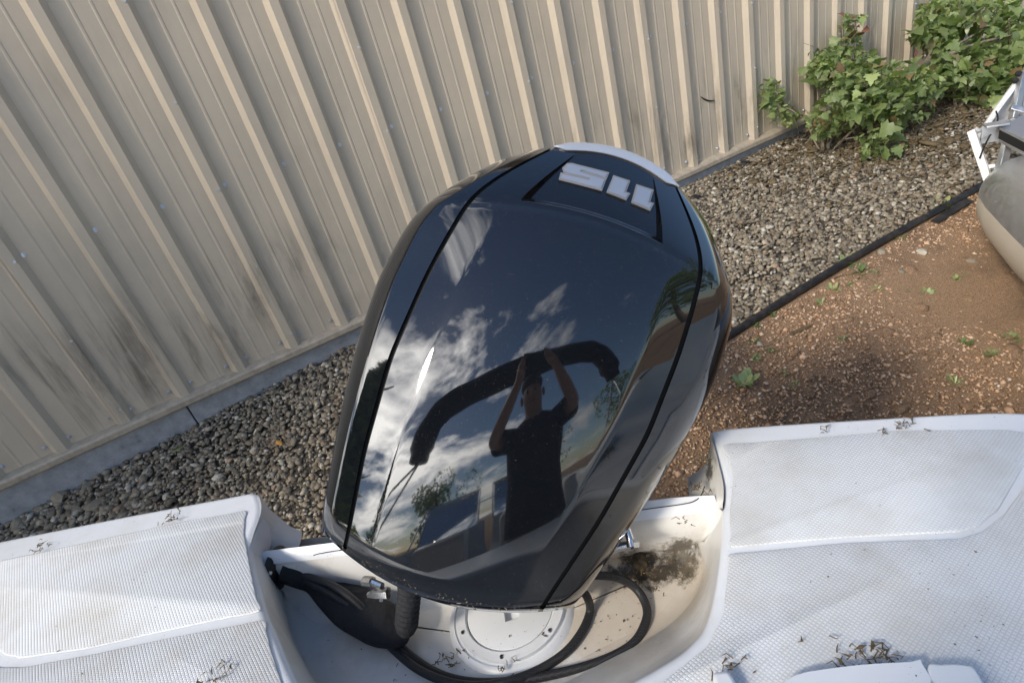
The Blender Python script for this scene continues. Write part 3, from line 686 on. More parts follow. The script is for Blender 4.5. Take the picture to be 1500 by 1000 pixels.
def shrink(k, dpt): 
    return [lc+(p-lc-ZE*((p-lc) @ ZE))*k+ZE*0-ZE*dpt for p in loop]
mb = MB(); mb.grid([shrink(.93, .13), shrink(.9, .17), shrink(.78, .24), shrink(.62, .30)], closed=True)
kk = len(mb.v)-len(loop); mb.f.append(tuple(range(kk, kk+len(loop)))); mb.build('lower_cowl', m_satin, eng, 50)
# chin lip under the front
mb = MB(); mb.grid([[cow_p(a, bbot(a)+o)-ZE*dd for a in np.linspace(-196, 186, 50)] for o, dd in ((3, .001), (-3, .006), (-6, .016), (-4, .03), (6, .045))]); mb.build('chin_lip', m_satin, eng, 50)
mb = MB()
for i in range(330):
    a_ = rng.uniform(-195, 185); o_ = abs(rng.normal(0, 7)) if i < 190 else rng.uniform(10, 560); b_0 = bbot(a_)+2+o_
    if i >= 190: a_ = rng.uniform(-150, 150); 
    p = cow_p(a_, min(b_0, 200))+ZE*.0003; l = rng.lognormal(math.log(.0006), .45) if i < 190 else rng.uniform(.00025, .0005); g = rng.uniform(0, 6.3); d1 = (XE*math.cos(g)+YE*math.sin(g))*l*rng.uniform(1, 2.2); d2 = (YE*math.cos(g)-XE*math.sin(g))*l*.7
    mb.add([p-d1, p+d2, p+d1, p-d2, p+ZE*l*.6], [(0, 1, 4), (1, 2, 4), (2, 3, 4), (3, 0, 4)])
o = mb.build('dust_specks', mat('pale_dust', (.24, .20, .14), .9), eng, 20, fix=False); o['kind'] = 'stuff'
# silver strip at the back edge
mb = MB(); rows = []
for a in np.linspace(-93, 99, 40):
    k = sstep(min(a+93, 99-a)/22)*.85+.15
    b0 = btop(a)-8*k; b1 = btop(a)+4*k
    rows.append([cow_p(a, b0)-ZE*.002, cow_p(a, b0)+ZE*.0035, cow_p(a, (b0+b1)/2)+ZE*.006, cow_p(a, b1)+ZE*.004, cow_p(a, b1)-ZE*.02])
mb.grid(rows); mb.build('silver_strip', m_silver, eng, 40)
# raised side fins of the recess
for s, pts in ((1, [(.66, .02), (.9, -.02), (1.0, -.05)]),):
    pass
# 115 lettering
def zpx(L): return [(750+x/4.545, 190+y/4.545) for x, y in L]
five = [(372, 240), (395, 238), (630, 298), (620, 322), (475, 277), (455, 276), (452, 287), (470, 296), (612, 338), (590, 397), (325, 328), (332, 303), (505, 342), (522, 339), (518, 328), (375, 292), (352, 280), (347, 262)]
one_a = [(680, 322), (770, 352), (743, 424), (768, 434), (754, 458), (642, 414)]
one_b = [(834, 382), (926, 412), (902, 492), (926, 500), (912, 528), (806, 482)]
def q2ab(q):
    dx, dy = q[0]-O[0], q[1]-O[1]; return .9278*dx+.386*dy, -.961*dy+.2935*dx
def plate(poly, name, m, lift, grow):
    P = np.array(zpx(poly)); n = len(P); area = .5*sum(P[i-1][0]*P[i][1]-P[i][0]*P[i-1][1] for i in range(n)); sgn = 1 if area > 0 else -1
    G = []
    for i in range(n):
        e0 = P[i]-P[i-1]; e1 = P[(i+1) % n]-P[i]; e0 /= np.linalg.norm(e0); e1 /= np.linalg.norm(e1)
        n0 = np.array([e0[1], -e0[0]])*sgn; n1 = np.array([e1[1], -e1[0]])*sgn; nn_ = n0+n1; nn_ /= np.linalg.norm(nn_)+1e-9
        G.append(P[i]+nn_*grow/max(.45, nn_ @ n0))
    def surf(q, l):
        a, b = q2ab(q); return cow_p(a, b, sig=0)+ZE*l
    bm = bmesh.new(); tv = [bm.verts.new(surf(q, lift)) for q in G]; bv = [bm.verts.new(surf(q, lift-.006)) for q in G]
    f = bm.faces.new(tv)
    for i in range(n): bm.faces.new((tv[i], tv[(i+1) % n], bv[(i+1) % n], bv[i]))
    bmesh.ops.triangulate(bm, faces=[f]); bmesh.ops.recalc_face_normals(bm, faces=bm.faces)
    # subdivide so that the plate follows the curved panel
    me = bpy.data.meshes.new(name); bm.to_mesh(me); bm.free(); return link(name, me, m, top_cover)
for poly, nm in ((five, 'numeral_five'), (one_a, 'numeral_one'), (one_b, 'numeral_one')):
    plate(poly, nm+'_border', m_letedge, .0042, 2.6); plate(poly, nm, m_letter, .0056, .1)
# lower leg: midsection, plate, gearcase, propeller (hang out behind the transom)
def eo(x, y, z): return CC+XE*x+YE*y+ZE*z
mb = MB(); rows = []
for z, wx, y0, y1 in ((-.22, .13, -.16, .14), (-.4, .09, -.12, .12), (-.7, .055, -.08, .13), (-.95, .04, -.05, .14), (-1.03, .03, -.04, .15)):
    rows.append([eo(wx*math.cos(a)*(1 if True else 0), (y0+y1)/2+(y1-y0)/2*math.sin(a), z) for a in np.linspace(0, 2*PI, 20, endpoint=False)])
mb.grid(rows, closed=True); mb.build('midsection', m_satin, eng, 60)
mb = MB(); mb.box(eo(0, .08, -.93), (.2, .34, .012), np.stack([XE, YE, ZE], 1)); mb.build('cavitation_plate', m_satin, eng, 30, bevel=(.005, 2))
mb = MB(); L = [(-.24, .005), (-.2, .03), (-.1, .052), (.05, .055), (.16, .05)]; mb.tube([eo(0, y, -1.1) for y, r in L], [r for y, r in L], 16); mb.build('gearcase', m_satin, eng)
mb = MB(); mb.add([eo(x, y, z) for x in (-.008, .008) for y, z in ((-.08, -1.13), (.1, -1.13), (.12, -1.3), (.05, -1.3))], [(0, 1, 2, 3), (7, 6, 5, 4), (0, 4, 5, 1), (1, 5, 6, 2), (2, 6, 7, 3), (3, 7, 4, 0)]); mb.build('skeg', m_satin, eng, 30)
mb = MB(); mb.tube([eo(0, .16, -1.1), eo(0, .2, -1.1), eo(0, .30, -1.1)], [.05, .05, .042], 16); hubp = mb.build('propeller', m_steel, eng)
for k in range(3):
    a0 = k*2*PI/3; mb = MB(); rows = []
    for r in np.linspace(.045, .17, 6):
        wd = .055*math.sin(PI*min(1, (r-.02)/.17))+.02
        rows.append([eo(r*math.cos(a0)-ww*math.sin(a0), .23+ww*.8, -1.1+r*math.sin(a0)+ww*math.cos(a0)) for ww in np.linspace(-wd, wd, 5)])
    mb.grid(rows); o = mb.build('blade', m_steel, hubp, 60); sd = o.modifiers.new('thick', 'SOLIDIFY'); sd.thickness = .005
# clamp bracket and tilt tube fittings
for x in (-.03, .10):
    mb = MB(); c0 = onz(640+x*900, 800-x*130, ZLG+.03)
    mb.box(c0+BY*.02, (.03, .12, .12), RB); mb.build('clamp_bracket', m_satin, eng, 30, bevel=(.006, 2))
mb = MB(); mb.tube([ondepth(850, 815, .98), ondepth(905, 801, .975), ondepth(927, 797, .97)], .0075, 12); mb.build('tilt_tube', m_steel, eng)
mb = MB(); mb.tube([ondepth(917, 771, .965), ondepth(923, 789, .96), ondepth(925, 801, .955)], [.006, .0065, .008], 12); mb.tube([ondepth(925, 797, .953), ondepth(933, 796, .957)], .008, 6); mb.build('steering_link', m_steel, eng)
mb = MB(); mb.tube([ondepth(534, 851, 1.0), ondepth(546, 852, .99)], .009, 8); mb.tube([ondepth(546, 852, .99), ondepth(560, 858, .98)], .006, 8); mb.build('link_bolt', m_steel, eng)
mb = MB(); mb.tube([ondepth(540, 871, .99), ondepth(553, 869, .98), ondepth(569, 868, .975)], [.005, .0095, .0105], 6); mb.tube([ondepth(560, 870, .975), ondepth(558, 880, .975)], .003, 6); mb.build('cable_end', m_steel, eng)
# pleated boot where the rigging enters the motor
mb = MB(); ax = [ondepth(602-8*q, 838+92*q, .965+.045*q) for q in np.linspace(0, 1, 26)]; mb.tube(ax, [.019+.0011*math.cos(i*PI) if i < 21 else .019*math.sqrt(max(.02, 1-((i-20)/5.2)**2)) for i in range(26)], 18); mb.build('rigging_boot', m_fabric, eng)

# ------------------------------------------------------------------ rigging sleeve and hoses
sl_ = [(416, 832, -.825, .026), (438, 838, -.84, .030), (456, 846, -.86, .027), (474, 858, -.875, .030), (500, 878, -.885, .039), (535, 900, -.885, .043), (565, 916, -.888, .040), (588, 925, -.89, .030), (600, 926, -.895, .012)]
C_ = spline([list(onz(x, y, z))+[r] for x, y, z, r in sl_], 5)
rs = tag(empty('rigging_sleeve', tuple(onz(520, 893, ZF))), 'fat black rigging sleeve running from the well wall to the motor', 'rigging sleeve')
mb = MB(); mb.tube([c[:3] for c in C_], [c[3]*(1+.02*math.sin(i*.9)) for i, c in enumerate(C_)], 16, flat=.8); mb.build('sleeve', m_fabric, rs, 60)
fc = onz(410, 832, -.825)
mb = MB(); rows = []
for r, o in ((.004, .010), (.030, .010), (.034, .007), (.037, .0)):
    rows.append([fc-BX*.006+BX*o+BY*(r*1.25*math.cos(a))+np.array([0, 0, r*1.05*math.sin(a)]) for a in np.linspace(0, 2*PI, 28, endpoint=False)])
mb.grid(rows, closed=True); fl = mb.build('flange', m_rubberpipe, rs, 40)
for a in np.linspace(.3, 2*PI+.3, 6, endpoint=False):
    mb = MB(); q = fc+BX*.004+BY*(.038*math.cos(a))+np.array([0, 0, .032*math.sin(a)]); mb.ball(q, .004, 8, 4); mb.build('screw', m_steel, fl)
mb = MB()
for k in range(2): 
    q = C_[9+k*3]; mb.tube([np.array(q[:3])+.031*(math.cos(a)*np.array([.35, -.35, .0])*1.6+math.sin(a)*np.array([0, 0, 1.])) for a in np.linspace(0, 2*PI, 20)], .003, 6)
mb.build('cable_tie', m_rubberpipe, rs)
zc = ZF+.009
H1 = [(872, 842, -.86), (905, 846, -.885), (932, 862, -.91), (947, 889, zc), (944, 915, zc), (925, 944, zc), (880, 968, zc), (820, 985, zc), (760, 996, zc), (700, 999, zc), (652, 990, zc), (612, 968, zc), (575, 936, -.90), (545, 905, -.868), (515, 876, -.845), (485, 856, -.835), (455, 846, -.835), (436, 838, -.838)]
H2 = [(846, 858, -.86), (860, 874, -.89), (864, 895, zc), (852, 925, zc), (828, 955, zc), (790, 980, zc), (745, 997, zc+.012), (700, 1004, zc+.014), (655, 998, zc+.014), (610, 978, zc+.012), (570, 944, -.905), (545, 915, -.885), (520, 892, -.862), (490, 872, -.846), (458, 854, -.843), (436, 842, -.842)]
for H, lab in ((H1, 'outer black braided hose looping widest across the splash well floor'), (H2, 'inner black braided hose passing over the edge of the round plate')):
    S = spline([onz(x, y, z) for x, y, z in H], 6); mb = MB(); mb.tube(S, .0072, 12); tag(mb.build('braided_hose', m_hose, None, 60), lab, 'hose', 'hoses in the splash well')

# ------------------------------------------------------------------ shrubs
def leaf_mesh(name, m, curl=.18):
    half = [(0, 0), (.16, .05), (.40, .02), (.36, .16), (.52, .34), (.30, .42), (.34, .60), (.17, .66), (.12, .84), (0, 1.0)]
    bm = bmesh.new(); mid = [bm.verts.new((0, y, -.0+.04*math.sin(PI*y))) for y in (0, .05, .02, .16, .34, .42, .60, .66, .84, 1.0)]
    ys_ = [0, .08, .12, .2, .36, .44, .6, .68, .84, 1.0]
    for v, y in zip(mid, ys_): v.co = (0, y, .06*math.sin(PI*y)-curl*y*y)
    for s in (-1, 1):
        side = [bm.verts.new((s*x, y, .06*math.sin(PI*y)-curl*y*y+.10*x)) for x, y in half[1:-1]]
        bm.faces.new((mid[0], side[0], mid[1]) if s > 0 else (mid[0], mid[1], side[0]))
        for i in range(len(side)-1): bm.faces.new((mid[i+1], side[i], side[i+1], mid[i+2]))
        bm.faces.new((mid[-2], side[-1], mid[-1]))
    bmesh.ops.recalc_face_normals(bm, faces=bm.faces)
    me = bpy.data.meshes.new(name); bm.to_mesh(me); bm.free(); me.materials.append(m)
    for p in me.polygons: p.use_smooth = True
    return me
LM = [leaf_mesh('leaf', m_leafobj, c) for c in (.1, .3, .5)]; LMR = leaf_mesh('leaf', m_leafred, .4)
def leaf_arrays(me):
    V = np.array([v.co[:] for v in me.vertices]); Fs = [tuple(p.vertices) for p in me.polygons]; return V, Fs
def rotm(az, tilt, spin):
    return (Matrix.Rotation(az, 3, 'Z') @ Matrix.Rotation(tilt, 3, 'X') @ Matrix.Rotation(spin, 3, 'Y'))
def shrub(name, label, basepx, blobs, stems, nobj, nstuff, lsize, dep0=None, red=()):
    bpos = ground(*basepx); d0 = bpos @ FW if dep0 is None else dep0
    root = empty(name, tuple(bpos)); tag(root, label, 'shrub', 'shrubs beside the metal wall')
    base = ondepth(*basepx, d0) if dep0 else bpos
    wts = np.array([bl[4] for bl in blobs], float); wts /= wts.sum()
    V, Fs = leaf_arrays(LM[1]); SV = []; SF = []; rv = []
    def sample():
        bl = blobs[rng.choice(len(blobs), p=wts)]
        while True:
            u = rng.uniform(-1, 1, 3)
            if .1 < u @ u < 1.0: break
        x, y = bl[0]+u[0]*bl[2]*1.22, bl[1]+u[1]*bl[3]*1.2; dd = d0+bl[5]+u[2]*bl[6]*1.2
        return ondepth(x, y, dd), bl
    for i in range(nobj+nstuff):
        p, bl = sample()
        az = rng.uniform(0, 2*PI); R_ = rotm(az, rng.normal(-.2, .7), rng.normal(0, .6)); s = lsize*rng.lognormal(0, .42)
        if i < nobj:
            isred = i < len(red)
            if isred: p = ondepth(red[i][0], red[i][1], d0+rng.uniform(-.03, .03))
            o = bpy.data.objects.new('leaf', LMR if isred else LM[i % 3]); COL.objects.link(o); o.parent = root
            o.matrix_local = Matrix.Translation(Vector(p)-root.location) @ R_.to_4x4() @ Matrix.Scale(s, 4)
        else:
            n = len(SV); W = (np.array(R_) @ (V*s).T).T+p; SV.extend(W.tolist()); SF.extend([tuple(a+n for a in f) for f in Fs]); rv += [rng.uniform()]*len(V)
    me = bpy.data.meshes.new('foliage'); me.from_pydata(SV, [], SF); me.update(); at = me.attributes.new('rnd', 'FLOAT', 'POINT'); at.data.foreach_set('value', np.array(rv, np.float32))
    for p in me.polygons: p.use_smooth = True
    f = link('foliage', me, m_leaf, root); f['kind'] = 'stuff'
    for k in range(26):
        p, bl = sample(); q = p*.55+np.array(ondepth(bl[0], bl[1]+bl[3]*.9, d0+bl[5]))*.45; q2 = p+(p-q)*.45
        mb = MB(); mb.tube([q, (q+q2)/2+rng.normal(0, .012, 3), q2], [.0035, .0028, .0012], 5); mb.build('twig', m_bark, root, 60)
    for st in stems:
        pts = [ondepth(x, y, d0+q) for x, y, q in st[0]]; pts[0][2] = min(pts[0][2], bpos[2]+.02) if st[2] else pts[0][2]
        S = spline(pts, 5); mb = MB(); mb.tube(S, list(np.linspace(st[1], st[1]*.35, len(S))), 6); mb.build('stem', m_bark, root, 60)
    return root
shrub('leafy_shrub', 'low wide green shrub with bare brown stems and a reddish topped shoot', (1210, 228),
      [(1245, 105, 48, 30, 3, 0, .22), (1300, 120, 62, 28, 4, -.1, .25), (1270, 145, 60, 28, 4, -.2, .25), (1350, 130, 34, 22, 1.6, -.05, .15), (1215, 95, 30, 22, 1.3, .05, .15), (1240, 75, 22, 30, 1.0, .1, .12), (1250, 40, 16, 20, .35, .1, .08), (1132, 138, 16, 22, .7, 0, .1), (1150, 168, 22, 14, .5, 0, .1), (1210, 178, 26, 20, 1, -.15, .15), (1290, 212, 30, 22, .9, -.25, .12), (1200, 105, 20, 10, .5, .1, .1), (1330, 165, 22, 18, .7, -.15, .12)],
      [([(1208, 228, 0), (1200, 195, -.02), (1165, 165, -.03), (1140, 150, 0), (1136, 125, 0)], .011, 1), ([(1212, 228, 0), (1215, 190, .02), (1235, 120, .05), (1233, 22, .1)], .011, 1), ([(1210, 228, 0), (1225, 180, 0), (1250, 110, .05), (1253, 30, .1)], .010, 1),
       ([(1214, 228, 0), (1245, 195, -.05), (1300, 150, -.1), (1345, 128, -.1)], .011, 1), ([(1206, 229, 0), (1190, 200, .03), (1180, 170, .05)], .009, 1), ([(1216, 228, 0), (1235, 205, -.1), (1280, 200, -.2)], .008, 1), ([(1205, 228, 0), (1198, 150, .08), (1198, 60, .1)], .007, 1), ([(1300, 150, -.28), (1318, 146, -.3), (1335, 135, -.28)], .004, 0), ([(1305, 155, -.28), (1325, 156, -.3), (1345, 158, -.28)], .004, 0), ([(1198, 70, .1), (1185, 66, .1), (1172, 62, .1)], .003, 0)],
      270, 1900, .048, red=[(1228, 20), (1248, 22), (1256, 38), (1262, 52), (1268, 48), (1254, 50), (1252, 26)])
shrub('leafy_shrub', 'dense broad leaved green shrub growing against the wall behind the pontoon boat', (1400, 165),
      [(1440, 110, 55, 38, 4, 0, .3), (1480, 60, 50, 40, 3, .1, .3), (1385, 25, 35, 26, 2.2, .1, .2), (1365, 52, 28, 16, 1.2, .1, .2), (1440, 20, 55, 25, 3, .2, .3), (1395, 100, 25, 18, 1, 0, .2), (1530, 90, 50, 60, 3, .1, .4), (1390, 62, 18, 14, .6, 0, .1), (1470, 135, 30, 18, 1, 0, .2)],
      [([(1400, 160, 0), (1395, 110, 0), (1390, 60, .05), (1392, 8, .1)], .014, 1), ([(1405, 160, 0), (1430, 110, 0), (1460, 60, .1), (1490, 20, .1)], .014, 1), ([(1390, 80, -.1), (1440, 62, -.1), (1500, 48, -.1)], .018, 0), ([(1408, 160, 0), (1450, 130, .1), (1500, 110, .1)], .012, 1), ([(1392, 70, 0), (1420, 55, -.05), (1470, 25, -.05)], .007, 0)],
      270, 2200, .058, red=[(1345, 75), (1350, 80), (1420, 28)])

n = 3600; P = []
for c_, sx in ((ground(1235, 215), .55), (ground(1400, 170), .7), (ground(1300, 190), .6)):
    q = c_+np.stack([rng.normal(0, sx, n//3), rng.normal(0, .45, n//3), np.zeros(n//3)], 1); P.append(q)
P = np.concatenate(P); P = P[(WALL_D-P @ NW > .05) & (WALL_D-P @ NW < ED)]; P[:, 2] = gz(P[:, 0], P[:, 1])+.038
tag(scatter('leaf_mulch', m_dry, P, rng.lognormal(math.log(.014), .45, len(P)), .16), 'brown dead leaf mulch on the gravel under the shrubs', 'leaf mulch', kind='stuff')

# ------------------------------------------------------------------ weeds, stones, twigs on the ground
def weed(px, sz, k):
    p = ground(*px); mb = MB(); nleaf = 14+k % 7; p = p-np.array([0, 0, .002])
    for i in range(nleaf):
        a = i*2.4+k; l = sz*(.35+.6*((i*37+k*11) % 10)/10); e = .15+.8*((i*53+k*7) % 10)/10; wk = .10 if k % 3 == 0 else .24; p = ground(px[0]+((i*29+k*5) % 11-5)*.9, px[1]+((i*17+k*3) % 9-4)*.6)
        dv = np.array([math.cos(a)*math.cos(e), math.sin(a)*math.cos(e), math.sin(e)]); sd = np.array([-math.sin(a), math.cos(a), 0])
        mb.add([p, p+dv*l*.5+sd*l*wk, p+dv*l*.85+sd*l*wk*.7, p+dv*l, p+dv*l*.85-sd*l*wk*.7, p+dv*l*.5-sd*l*wk], [(0, 1, 2, 3), (0, 3, 4, 5)])
    return mb.build('weed', m_leafobj, None, 60)
wl_ = [((1243, 258), .06, 'small bright green weed in the gravel in front of the wide shrub', 1), ((1382, 305), .09, 'green weed sprouting right against the black edging near the pontoon', 2), ((1240, 388), .075, 'green weed growing through the edging pipe beside pale pebbles', 2), ((1262, 402), .10, 'largest green weed patch on the dirt just below the edging', 3)]
for (px, sz, lab, k) in wl_: tag(weed(px, sz, k), lab, 'weed', 'weeds on the ground')
for i, px in enumerate([(1202, 382), (1185, 410), (1222, 425), (1245, 420), (1285, 425), (1325, 427), (1350, 432), (1362, 432), (1402, 412), (1410, 407), (1410, 447), (1200, 445), (1235, 498), (1415, 505), (1090, 562), (1130, 515), (1107, 525), (1104, 502), (1150, 548), (1450, 520), (1480, 495), (1472, 385), (1318, 350), (1285, 402), (1163, 563), (1105, 478), (1130, 460), (1397, 560)]):
    tag(weed(px, (.042 if i not in (14,) else .08)*(1+.2*math.sin(i)), i), ('leafiest single weed on the dirt beside the motor cover' if i == 14 else 'tiny green weed within a hand of the black edging' if WALL_D-ground(*px) @ NW < ED+.28 else 'tiny green weed out on the open brown dirt'), 'weed', 'weeds on the ground')
def rock(px, s, seed, lab, col=None, fl=.55):
    r_ = np.random.default_rng(seed); p = ground(*px); bm = bmesh.new(); bmesh.ops.create_icosphere(bm, subdivisions=2, radius=1)
    k = r_.uniform(-1, 1, (6, 3))
    for v in bm.verts:
        c_ = np.array(v.co); f = 1
        for kk in k: f = min(f, 1.0-.25*max(0, (c_ @ (kk/np.linalg.norm(kk)))-.45)/.55*1.6)
        v.co = Vector(c_*f*np.array([1.2, .85, fl])*s)
    me = bpy.data.meshes.new('stone'); bm.to_mesh(me); bm.free(); at = me.attributes.new('rnd', 'FLOAT', 'POINT'); at.data.foreach_set('value', np.full(len(me.vertices), col if col is not None else r_.uniform(), np.float32))
    o = link('stone', me, m_stone); o.location = Vector(p)+Vector((0, 0, s*fl*.5)); o.rotation_euler = (0, 0, r_.uniform(0, 6)); tag(o, lab, 'stone', 'single larger stones'); return o
rock((1350, 372), .036, 1, 'pale cream stone lying alone on the brown dirt', .9); rock((1425, 386), .026, 2, 'small grey stone on the dirt towards the pontoon', .62, .8); rock((1290, 370), .032, 3, 'flat pale stone beside the edging pipe on the dirt', .78)
rock((1112, 505), .022, 4, 'white pebble with twig on the dirt near the motor', .9); rock((1322, 400), .026, 5, 'dull half buried stone between the small weeds', .7)
for i, (px, s) in enumerate([((90, 730), .07), ((60, 748), .055), ((130, 712), .05), ((150, 740), .06), ((30, 770), .06), ((190, 740), .045), ((115, 752), .05), ((165, 715), .04), ((85, 700+20), .045)]):
    rock(px, s, 20+i, 'big rough grey stone heaped with others at the darkest corner of the footing', .5+.05*(i % 4))
def twig(pts, r, lab, zoff=.006, m=m_bark, grd=True, name='twig'):
    P = [ground(*p)+np.array([0, 0, zoff]) if grd else onz(p[0], p[1], grd_z) for p in pts]
    S = spline(P, 4); mb = MB(); mb.tube(S, list(np.linspace(r, r*.4, len(S))), 6); return tag(mb.build(name, m, None, 60), lab, 'twig')
twig([(1160, 490), (1175, 484), (1192, 477)], .012, 'short pale broken stick lying on the dirt', m=m_dry)
twig([(1118, 510), (1140, 500), (1160, 490)], .003, 'thin dark twig leading off the pale broken stick')
twig([(1215, 415), (1232, 405), (1260, 404), (1285, 418)], .004, 'curved thin twig below the edging among weeds', m=m_dry)
twig([(1145, 255), (1150, 275), (1162, 300)], .003, 'thin dry stem lying on the gravel below the wide shrub', m=m_dry)
twig([(235, 645), (238, 660), (236, 672)], .004, 'pale straw lying on gravel against the footing', m=m_dry, zoff=.03)
def flatleaf(P, L, wdt, ang, m, lab, name='fallen_leaf', cat='leaf', curl=.2):
    mb = MB(); n = 7; rows = []
    for i in range(n):
        q = i/(n-1); ww = wdt*math.sin(PI*min(1, q*.94+.03))
        c_ = np.array([math.cos(ang), math.sin(ang), 0]); s_ = np.array([-math.sin(ang), math.cos(ang), 0])
        rows.append([P+c_*L*(q-.5)+s_*ww*k+np.array([0, 0, .003+curl*ww*k*k+curl*L*.3*(q-.5)**2]) for k in (-1, 0, 1)])
    mb.grid(rows); o = mb.build(name, m, None, 60); sd = o.modifiers.new('t', 'SOLIDIFY'); sd.thickness = .0008; return tag(o, lab, cat)
flatleaf(ground(415, 659)+np.array([0, 0, .045]), .075, .014, 2.2, m_orange, 'fallen orange brown leaf lying on the gravel')
flatleaf(ground(268, 668)+np.array([0, 0, .045]), .06, .014, .6, m_leafred if False else m_leafobj, 'small green leaf fallen on the gravel near the footing')
for i, (px, lab) in enumerate([((1090, 246), 'black lump of plastic on the gravel below the footing'), ((1018, 296), 'black plastic scrap half hidden behind the motor cover')]):
    p = ground(*px); mb = MB(); mb.ball(p+np.array([0, 0, .03]), .035, 9, 6, (1, .8, .7)); mb.ball(p+np.array([.03, .01, .025]), .025, 8, 5, (1, .8, .7)); tag(mb.build('plastic_scrap', m_rubberpipe, None, 30), lab, 'plastic scrap')

# ------------------------------------------------------------------ pontoon boat at the right edge
pb = empty('pontoon_boat', tuple(ground(1490, 400))); tag(pb, 'aluminium pontoon boat with dirty cream lower tube half and white boarding ladder', 'pontoon boat')
TD = 3.15
nose = ondepth(1480, 266, TD)
# direction of the tube: horizontal, running out of the picture to the right and towards the camera
best = None
for a in np.linspace(-PI, PI, 721):
    dv = np.array([math.cos(a), math.sin(a), 0]); q0, q1 = pj(nose+dv*.02), pj(nose+dv*.05)
    if q1[0] <= q0[0]: continue
    err = abs((q1[1]-q0[1])/(q1[0]-q0[0])-.80)
    if best is None or err < best[0]: best = (err, a)
PD = np.array([math.cos(best[1]), math.sin(best[1]), 0]); PS = np.array([-PD[1], PD[0], 0]); PR = .25
def psec(x, r, dz, half):
    aa = np.linspace(PI*.06, PI*.94, 19) if half > 0 else np.linspace(PI*.94, 2*PI+PI*.06, 23)
    return [nose+PD*x+PS*(r*math.cos(a))+np.array([0, 0, dz+r*math.sin(a)]) for a in aa]
prof_t = [(.0, .02, .0), (.02, .08, -.0), (.06, .135, 0), (.13, .18, 0), (.24, .22, -.0), (.4, .24, 0), (.7, PR, 0), (6.5, PR, 0)]
for half, m_, nm in ((1, m_alu, 'tube_top'), (-1, mat('cream_scum', (.55, .50, .41), .6), 'tube_bottom')):
    mb = MB(); mb.grid([psec(x, r, dz_, half) for x, r, dz_ in prof_t]); mb.build(nm, m_, pb, 60)
m_wht = mat('white_rail', (.74, .74, .72), .4)
_n = noise(m_wht, 25, 5, .7); setc(m_wht, ramp(m_wht, _n, [(.5, (.74, .74, .72)), (.75, (.42, .36, .29))]))
def bar(name, pts, wpx, dep, m, par=pb):
    P = [ondepth(x, y, dep+q) for x, y, q in pts]; mb = MB(); mb.tube(P, wpx/2*dep/F_PX, 4); return mb.build(name, m, par, 20, bevel=(.004, 2))
lad = bar('ladder_rail', [(1423, 192, 0), (1449, 268, -.05)], 14, TD, m_wht)
bar('ladder_brace', [(1432, 202, .02), (1462, 158, .05), (1496, 112, .08)], 10, TD, m_wht); bar('ladder_rung', [(1440, 246, -.02), (1462, 243, -.05)], 8, TD, m_wht); bar('ladder_rung', [(1424, 193, 0), (1440, 191, .03)], 8, TD, m_wht)
bar('upright', [(1500, 105, .05), (1484, 175, .02)], 13, TD, m_alu); bar('crossbar', [(1480, 158, .02), (1530, 172, -.02)], 12, TD, m_alu); bar('bracket', [(1477, 205, -.05), (1462, 258, -.08)], 15, TD, m_alu)
mb = MB(); P0 = ondepth(1464, 190, TD-.08); P1 = ondepth(1570, 243, TD-.5); mb.grid([[P0, P1], [P0+NW*.0+np.array([0, 0, .012]), P1+np.array([0, 0, .012])], [P0+TW*.6+np.array([0, 0, .012]), P1+TW*.6+np.array([0, 0, .012])]]); mb.build('deck_edge', m_alu, pb, 20)
mb = MB(); mb.grid([[P0+np.array([0, 0, -.002]), P1+np.array([0, 0, -.002])], [P0+np.array([0, 0, -.045]), P1+np.array([0, 0, -.045])]]); mb.build('rub_strip', m_gap, pb, 20)
mb = MB(); mb.grid([[P0+np.array([0, 0, -.045])-NW*.003, P1+np.array([0, 0, -.045])-NW*.003], [P0+np.array([0, 0, -.062])-NW*.003, P1+np.array([0, 0, -.062])-NW*.003]]); mb.build('edge_trim', m_alu, pb, 20)
mb = MB(); Q0 = ondepth(1456, 180, TD-.06); mb.box(Q0+PD*.03, (.06, .10, .012), np.stack([PD, PS, [0, 0, 1]], 1)); mb.box(Q0-PD*.0+np.array([0, 0, -.05]), (.012, .10, .10), np.stack([PD, PS, [0, 0, 1]], 1)); mb.build('corner_plate', m_alu, pb, 20, bevel=(.003, 2))
# ribbed side panel of the pontoon fence
sp_ = mb = MB(); a0, a1, b0, b1 = ondepth(1452, 185, TD+.12), ondepth(1540, 215, TD-.1), ondepth(1502, 95, TD+.12), ondepth(1580, 110, TD-.1)
rows = []
for i in range(41):
    q = i/40; off = .004*(i % 2); rows.append([a0*(1-q)+b0*q-NW*off, a1*(1-q)+b1*q-NW*off])
mb.grid(rows); mb.build('ribbed_panel', m_alu, pb, 10)
mb = MB(); mb.tube(spline([ondepth(1459, 163, TD), ondepth(1461, 178, TD-.02), ondepth(1444, 210, TD-.04), ondepth(1435, 232, TD-.05)], 5), .004, 6); mb.build('cable', m_gap, pb)
for px in ((1487, 118), (1492, 108)):
    mb = MB(); mb.ball(ondepth(*px, TD+.05), .016, 8, 5); mb.build('hinge', m_gap, pb)

